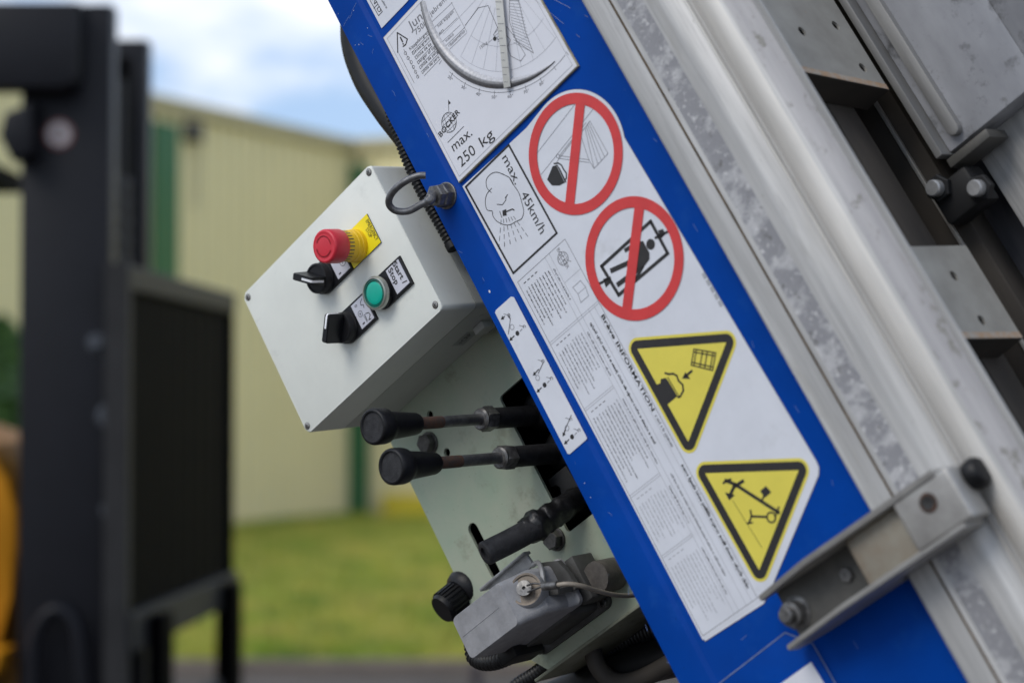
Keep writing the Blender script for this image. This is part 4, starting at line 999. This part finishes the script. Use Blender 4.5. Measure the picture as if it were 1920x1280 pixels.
bm = NB(); tube(bm, [P(1380, 1210, -.16), P(1250, 1232, -.16), P(1160, 1262, -.16), P(1000, 1330, -.16)], .0190, k=18); obj('hose', bm, 'hose', lift, angle=60)
bm = NB(); corrugated(bm, [P(1035, 1236, -.115), P(1005, 1262, -.115), P(970, 1285, -.115), P(940, 1320, -.115)], .0075, .0042, .0014); obj('conduit', bm, 'conduit', lift, angle=60)
bm = NB(); tube(bm, [P(1110, 1215, -.13), P(1122, 1250, -.13), P(1150, 1276, -.13), P(1195, 1274, -.13), P(1262, 1240, -.13), P(1330, 1200, -.13)], .0085, k=16); obj('bent_rod', bm, 'frame_dark', lift, angle=60)
bm = NB(); corrugated(bm, [P(886, 1205, -.060), P(892, 1232, -.055), P(918, 1240, -.052), P(955, 1228, -.055), P(985, 1205, -.065)], .0085, .0038, .0012); obj('conduit', bm, 'conduit', lift, angle=60)
bm = NB(); c = P(975, 1220, -.06); box(bm, c + Vector((-.006, -.010, -.02)), c + Vector((.008, .012, .02)), .003); obj('hose_clip', bm, 'hose', lift)

# ---- black gland with ribbed cap behind the plate edge
gl = empty('cable_gland', parent=lift)
ga = P(881, 1100, -.114); gd = (P(849, 1126, -.094) - ga).normalized(); Mx = frame_to(ga, gd)
Mx = Mx @ Matrix.Scale(.95, 4)
bm = NB(); lathe(bm, [(.020, -.03), (.0225, -.012), (.0225, .006), (.0205, .012), (.017, .015)], 40, Mx); obj('gland_body', bm, 'rubber', gl)
bm = NB()
lathe(bm, [(.0150, .014), (.0155, .016), (.0155, .036), (.0140, .040), (0, .040)], 40, Mx)
for i in range(22):
    a = 2 * math.pi * i / 22; c = Mx @ Vector((.0155 * math.cos(a), .0155 * math.sin(a), .026)); 
    r = bmesh.ops.create_cube(bm, size=1.); Rz = Mx.to_3x3() @ Matrix.Rotation(a, 3, 'Z')
    for v in r['verts']: v.co = c + Rz @ Vector((v.co.x * .003, v.co.y * .0018, v.co.z * .019))
obj('ribbed_cap', bm, 'rubber', gl)

# ---- socket of the plug connector, bolted to the plate
sk = empty('connector_socket', parent=lift)
su_0, su_1, sv_0, sv_1 = .2472, .2896, -.3490, -.2586
bm = NB(); prism(bm, rrect(su_0 - .0055, su_1 + .0055, sv_0 - .0055, sv_1 + .0055, .0075, 6), D_ + .0002, D_ + .0045, bev=.0012); obj('flange', bm, 'connector_base', sk, angle=40)
bm = NB(); prism(bm, rrect(su_0 - .001, su_1 + .001, sv_0 + .008, sv_1 - .008, .006, 5), D_ + .0044, D_ + .042, bev=.0015); obj('socket_body', bm, 'connector_base', sk, angle=40)
for (a, b) in ((su_0, sv_1), (su_1, sv_1), (su_1, sv_0), (su_0, sv_0)):
    bm = NB(); lathe(bm, [(.0042, D_ + .0044), (.0042, D_ + .0080), (.0034, D_ + .0088), (.0020, D_ + .0088), (.0018, D_ + .0060), (0, D_ + .0060)], 20, Matrix.Translation((a, b, 0)), mis=[0, 0, 0, 1, 1], cap=False); obj('screw', bm, ['bolt_dark', 'screw_dark'], sk)
bm = NB(); c = P(1117, 1082, -.072); lathe(bm, [(.0145, -.026), (.0145, -.003), (.0138, 0), (0, .0006)], 40, Matrix.Translation((c.x, c.y, -.072))); obj('entry_cap', bm, 'cap_brown', sk, angle=50)
bm = NB(); a = P(1085, 1085, -.07); box(bm, a + Vector((-.020, -.008, -.024)), a + Vector((.022, .008, .004)), .002); obj('locking_lug', bm, 'connector_base', sk)

# ---- grey plug (hood) pushed into the socket: a thing of its own
plug = empty('plug_connector', M_LIFT); tag(plug, 'grey rectangular plug connector with locking clip, below the taped black lever', 'connector')
hu0, hu1, hv0, hv1 = .2440, .2865, -.3460, -.2640
bm = NB()
ring0 = rrect(hu0 - .0015, hu1 + .0015, hv0 + .001, hv1 + .014, .006, 5); ring1 = rrect(hu0, hu1, hv0, hv1 + .006, .006, 5); ring2 = rrect(hu0 + .0005, hu1 - .0005, hv0 + .0005, hv1 - .012, .005, 5)
rings = []
for rg_, z in ((ring0, -.0600), (ring0, -.0560), (ring1, -.0500), (ring1, -.0230), (ring2, -.0020)): rings.append([bm.verts.new((p[0], p[1], z)) for p in rg_])
ic = Vector((sum(p[0] for p in ring2) / len(ring2), sum(p[1] for p in ring2) / len(ring2)))
rings.append([bm.verts.new((ic.x + (p[0] - ic.x) * .955, ic.y + (p[1] - ic.y) * .975, 0)) for p in ring2])
k = len(ring0)
for A_, B_ in zip(rings, rings[1:]):
    for i in range(k): bm.faces.new((A_[i], A_[(i + 1) % k], B_[(i + 1) % k], B_[i]))
bm.faces.new(rings[-1]); bm.faces.new(rings[0][::-1])
obj('hood', bm, 'connector_grey', plug, angle=38)
bm = NB(); a = P(867, 1193, .0003); b = P(935, 1138, .0003); d = (b - a).normalized()
tube(bm, [(a.x, a.y, -.0002), (b.x, b.y, -.0002)], .0006, k=8, smooth=False, sub=1); obj('mould_line', bm, 'connector_grey', plug)
bd_ = Vector((-.10, .45, .80)).normalized(); bc = P(986, 1104, -.012)
Mx = frame_to(bc, bd_)
bm = NB(); lathe(bm, [(.0165, -.016), (.0160, -.002), (.0142, .0005), (.0125, .0003), (.0120, -.0012), (0, -.0012)], 40, Mx, mis=[0, 0, 1, 1, 1], cap=False); obj('boss', bm, ['connector_grey', 'boss_brown'], plug, angle=50)
bm = NB(); lathe(bm, [(.0042, -.0012), (.0042, .0030), (.0068, .0034), (.0072, .0042), (.0068, .0054), (.0016, .0058), (.0012, .0040), (0, .0040)], 32, Mx, mis=[0] * 5 + [1, 1], cap=False); obj('rivet', bm, ['zinc_steel', 'screw_dark'], plug, angle=50)
bm = NB(); tube(bm, [P(988, 1097, -.006), P(1003, 1093, -.005), P(1018, 1097, -.006), P(1003, 1104, -.005), P(990, 1109, -.006)], .0009, k=8); obj('wire_loop', bm, 'bolt_dark', plug)
bm = NB(); tube(bm, [P(1019, 1099, -.006), P(1046, 1096, -.006)], .0036, k=16, smooth=False, sub=1); obj('ferrule', bm, 'zinc_steel', plug)
bm = NB(); tube(bm, [P(1044, 1096, -.006), P(1066, 1094, -.010), P(1092, 1098, -.020), P(1120, 1107, -.036), P(1150, 1114, -.055), P(1176, 1116, -.075), P(1215, 1112, -.10)], .0021, k=12); obj('safety_cable', bm, 'cable_beige', plug, angle=60)
# locking clip: handle plate, arm and cheek
bm = NB(); prism(bm, px([(900, 1103), (983, 1034), (999, 1058), (992, 1066), (934, 1106)], -.040), -.043, -.040, bev=.0008)
prism(bm, px([(900, 1103), (983, 1034), (986, 1038), (903, 1108)], -.038), -.045, -.036, bev=.0008); obj('clip_handle', bm, 'lever_metal', plug)
bm = NB(); tube(bm, [P(998, 1060, -.041), P(1008, 1054, -.040), P(1015, 1066, -.034), P(1020, 1096, -.026)], .0022, k=10); obj('clip_arm', bm, 'lever_metal', plug)
bm = NB(); prism(bm, px([(1012, 1055), (1044, 1051), (1062, 1070), (1080, 1098), (1078, 1106), (1060, 1104), (1046, 1098), (1022, 1098)], -.050), -.056, -.050, bev=.001); prism(bm, px([(1024, 1104), (1046, 1103), (1047, 1114), (1027, 1117)], -.030), -.050, -.030, bev=.001); obj('clip_cheek', bm, 'connector_base', plug)

# ---- galvanised bracket across panel and rail, lower right
br = empty('rail_bracket', parent=lift)
bu0, bu1, bv0, bv1, bz0, bz1 = .3905, .4375, -.010, .168, .0170, .0480
def bpl(name, pts3, th, m):
    bm = NB(); a = [bm.verts.new(p) for p in pts3]; nrm = (Vector(pts3[1]) - Vector(pts3[0])).cross(Vector(pts3[2]) - Vector(pts3[0])).normalized() * th
    b = [bm.verts.new(Vector(p) + nrm) for p in pts3]; k = len(a)
    bm.faces.new(a); bm.faces.new(b[::-1])
    for i in range(k): bm.faces.new((a[i], b[i], b[(i + 1) % k], a[(i + 1) % k]))
    bmesh.ops.recalc_face_normals(bm, faces=bm.faces); bmesh.ops.bevel(bm, geom=list(bm.edges), offset=.0008, segments=2, affect='EDGES'); return obj(name, bm, m, br)
bpl('web', [(bu0, bv0 - .005, bz0), (bu1, bv0 - .005, bz0), (bu1, bv1, bz0), (bu0, bv1, bz0)], .003, 'galvanised_dark')  # darker copy of the flange metal: shade inside the channel painted in
bpl('flange', [(bu0 - .0015, bv0 - .018, bz0 + .004), (bu0, bv0 - .014, bz0 + .014), (bu0, bv0 + .048, bz1), (bu0, bv1, bz1), (bu0, bv1, bz0)], -.0050, 'galvanised')
bpl('flange', [(bu1, bv0 - .018, .010), (bu1, bv0 - .014, bz0 + .012), (bu1, bv0 + .055, bz1 - .004), (bu1, bv1, bz1 - .002), (bu1, bv1, .0185), (bu1, .082, .0185), (bu1, .082, .0012), (bu1, bv0 + .012, .0012)], .0045, 'galvanised')
bm = NB(); box(bm, (bu0 + .0031, .125, bz0 + .0032), (bu1 - .0031, bv1 + .010, bz1 - .002), .003, 3); obj('end_block', bm, 'galvanised', br)
bm = NB(); box(bm, (bu0 + .0035, .070, bz0 + .0032), (bu1 - .0031, .1248, bz0 + .020), .003, 3); obj('spacer', bm, 'bracket_fill', br)
c = P(1741, 942, bz1 - .002); bm = NB(); lathe(bm, [(.0072, .0002), (.0072, .0007), (.0050, .0012), (.0032, .0005), (0, .0005)], 24, Matrix.Translation((c.x, c.y, bz1 - .002)), mis=[0, 0, 1, 1], cap=False); obj('hole_rim', bm, ['rust', 'screw_dark'], br)
c = P(1487, 1150, bz0 + .008); bm = NB(); lathe(bm, [(.0130, 0), (.0130, .003), (.0095, .0035), (.0095, .012), (.0062, .0125), (.0062, .018), (.0050, .0195), (0, .0195)], 32, Matrix.Translation((c.x, c.y, bz0 + .0004))); obj('bolt', bm, 'zinc_steel', br)
c = P(1583, 1078, bz0 + .008); bm = NB(); hexhead(bm, (c.x, c.y, bz0 + .0004), (0, 0, 1), .0060, .006); obj('bolt', bm, 'zinc_steel', br)
bm = NB(); lathe(bm, [(.0105, 0), (.0115, .002), (.0115, .008), (.0095, .011), (0, .012)], 32, frame_to((bu0 + .015, bv1 + .0105, bz1 - .026), (0, 1, 0))); obj('rubber_stop', bm, 'rubber', br)

# ---- rungs between the rails (faces turned up, flange below)
def rung(u0, u1, n0, n1, v, skew, holes_):
    t = empty('rung', parent=lift)
    Mr = Matrix(((1, 0, 0, 0), (0, 0, 0, v), (0, 1, 0, 0), (0, 0, 0, 1)))       # drawn in (u, n), lying in the plane v
    o = holed_plate('rung_plate', [(u0, n0), (u1, n0), (u1 + skew, n1), (u0, n1)], [circ(h, .0046, 14) for h in holes_], -.002, 0, 'rung_plate', t)
    for vv in o.data.vertices: vv.co = Vector((vv.co.x, v + vv.co.z, vv.co.y))
    bm = NB(); a = [(u1, n0), (u1 + skew, n1)]
    pts = [(a[0][0], v, a[0][1]), (a[1][0], v, a[1][1]), (a[1][0] + .001, v - .026, a[1][1]), (a[0][0] + .001, v - .026, a[0][1])]
    A_ = [bm.verts.new(p) for p in pts]; B_ = [bm.verts.new((p[0] - .003, p[1], p[2])) for p in pts]
    bm.faces.new(A_); bm.faces.new(B_[::-1])
    for i in range(4): bm.faces.new((A_[i], B_[i], B_[(i + 1) % 4], A_[(i + 1) % 4]))
    obj('rung_flange', bm, 'frame_dark', t)  # dark against its plate: shade of the downward face put into the colour
    bm = NB(); pts = [(u1 - .006, v + .0003, n0), (u1 - .0005, v + .0003, n0), (u1 + skew - .0005, v + .0003, n1), (u1 + skew - .006, v + .0003, n1)]
    bm.faces.new([bm.verts.new(p) for p in pts]); obj('rust_edge', bm, 'rust_light', t, recalc=False)
VR = .190
def onv(x, y, v=VR):
    lo, hi = -.6, .2
    for _ in range(50):
        m_ = (lo + hi) / 2
        if P(x, y, m_).y < v: lo = m_
        else: hi = m_
    return P(x, y, lo)
a, b = onv(1510, 130), onv(1667, 169)
rung(-.20, a.x, -.02, b.z, VR, b.x - a.x, [(onv(*h).x, onv(*h).z) for h in ((1504, 59), (1567, 48), (1618, 127))])
a2, b2 = onv(1815, 631), onv(1918, 634)
rung(onv(1712, 462).x, a2.x, -.02, b2.z, VR, b2.x - a2.x, [(onv(*h).x, onv(*h).z) for h in ((1789, 517), (1841, 600))])
rung(.46, .55, -.02, -.145, VR, .004, [(.49, -.06), (.53, -.10)])
bm = NB(); box(bm, (U0, .095, -.40), (U1, .120, -.052), .004); obj('inner_web', bm, 'frame_dark', lift)
bm = NB(); box(bm, (U0, .150, -.160), (U1, .163, -.120), .003); obj('inner_bar', bm, 'frame_dark', lift)
bm = NB(); box(bm, (U0, .130, -.250), (U1, .172, -.215), .003); obj('inner_bar', bm, 'frame_dark', lift)

# ================================================================== TELESCOPIC LADDER SECTION (behind the rail, upper right)
lad = empty('ladder_section', M_LIFT); tag(lad, 'weathered grey telescopic ladder section sliding behind the silver rail, upper right', 'ladder')
NP = -.185
def pp(x, y, n=NP): return tuple(P(x, y, n)[:2])
e0, e1 = pp(1578, 0), pp(1762, 275)
vE = (e0[1] + e1[1]) / 2; uE = e1[0]
bm = NB(); box(bm, (-.8, vE - .004, NP - .05), (uE + .008, vE + .003, NP + .004), .001); obj('edge_strip', bm, 'strip_grey', lad)
bm = NB(); box(bm, (-.8, vE + .0032, NP - .05), (uE + .006, vE + .10, NP - .010), .001)
box(bm, (-.8, vE + .10, NP - .05), (pp(1920, 203)[0], vE + .26, NP - .010), .001); obj('side_panel', bm, 'ladder_grey', lad)
s0, s1 = pp(1634, 0), pp(1781, 243); vs_ = (s0[1] + s1[1]) / 2
bm = NB(); prism(bm, [(-.8, vs_ - .0055), (s1[0], vs_ - .0055)] + circ((s1[0], vs_), .0055, 12, rad(-90), rad(90), True) + [(s1[0], vs_ + .0055), (-.8, vs_ + .0055)], NP - .0098, NP - .002, bev=.0015); obj('guide_strip', bm, 'strip_grey', lad)
bm = NB(); a = pp(1780, 300); b = pp(1852, 245); box(bm, (a[0] - .001, a[1] - .002, NP - .03), (a[0] + .007, b[1], NP + .002), .001); obj('lower_lip', bm, 'galvanised_dark', lad)
c = pp(1790, 365); bm = NB(); box(bm, (c[0] - .016, c[1] - .020, NP - .03), (c[0] + .018, c[1] + .020, NP - .001), .004); obj('slide_block', bm, 'valve_plate', lad)
for (x, y) in ((1751, 353), (1829, 353)):
    q = P(x, y, NP + .010); bm = NB(); hexhead(bm, (q.x, q.y, NP - .001), (0, 0, 1), .0115, .006); lathe(bm, [(.0070, .004), (.0070, .013), (.0058, .0145), (0, .0145)], 20, Matrix.Translation((q.x, q.y, NP - .001)), mis=[1, 1, 1]); obj('bolt', bm, ['valve_plate', 'lever_metal'], lad)
a = pp(1880, 420, -.24); b = pp(1832, 306, -.24)
bm = NB(); box(bm, (-.8, b[1] + .012, -.262), (1.3, b[1] + .25, -.222), .002); obj('lower_panel', bm, 'aluminium', lad)
bm = NB(); box(bm, (-.8, .126, -.262), (1.3, b[1] + .0114, -.246), .002); obj('dark_web', bm, 'ladder_black', lad)
a = pp(1795, 440, -.215); bm = NB(); box(bm, (-.8, a[1] - .002, -.245), (1.3, a[1] + .0015, -.212), .0006); obj('guide_edge', bm, 'galvanised', lad)
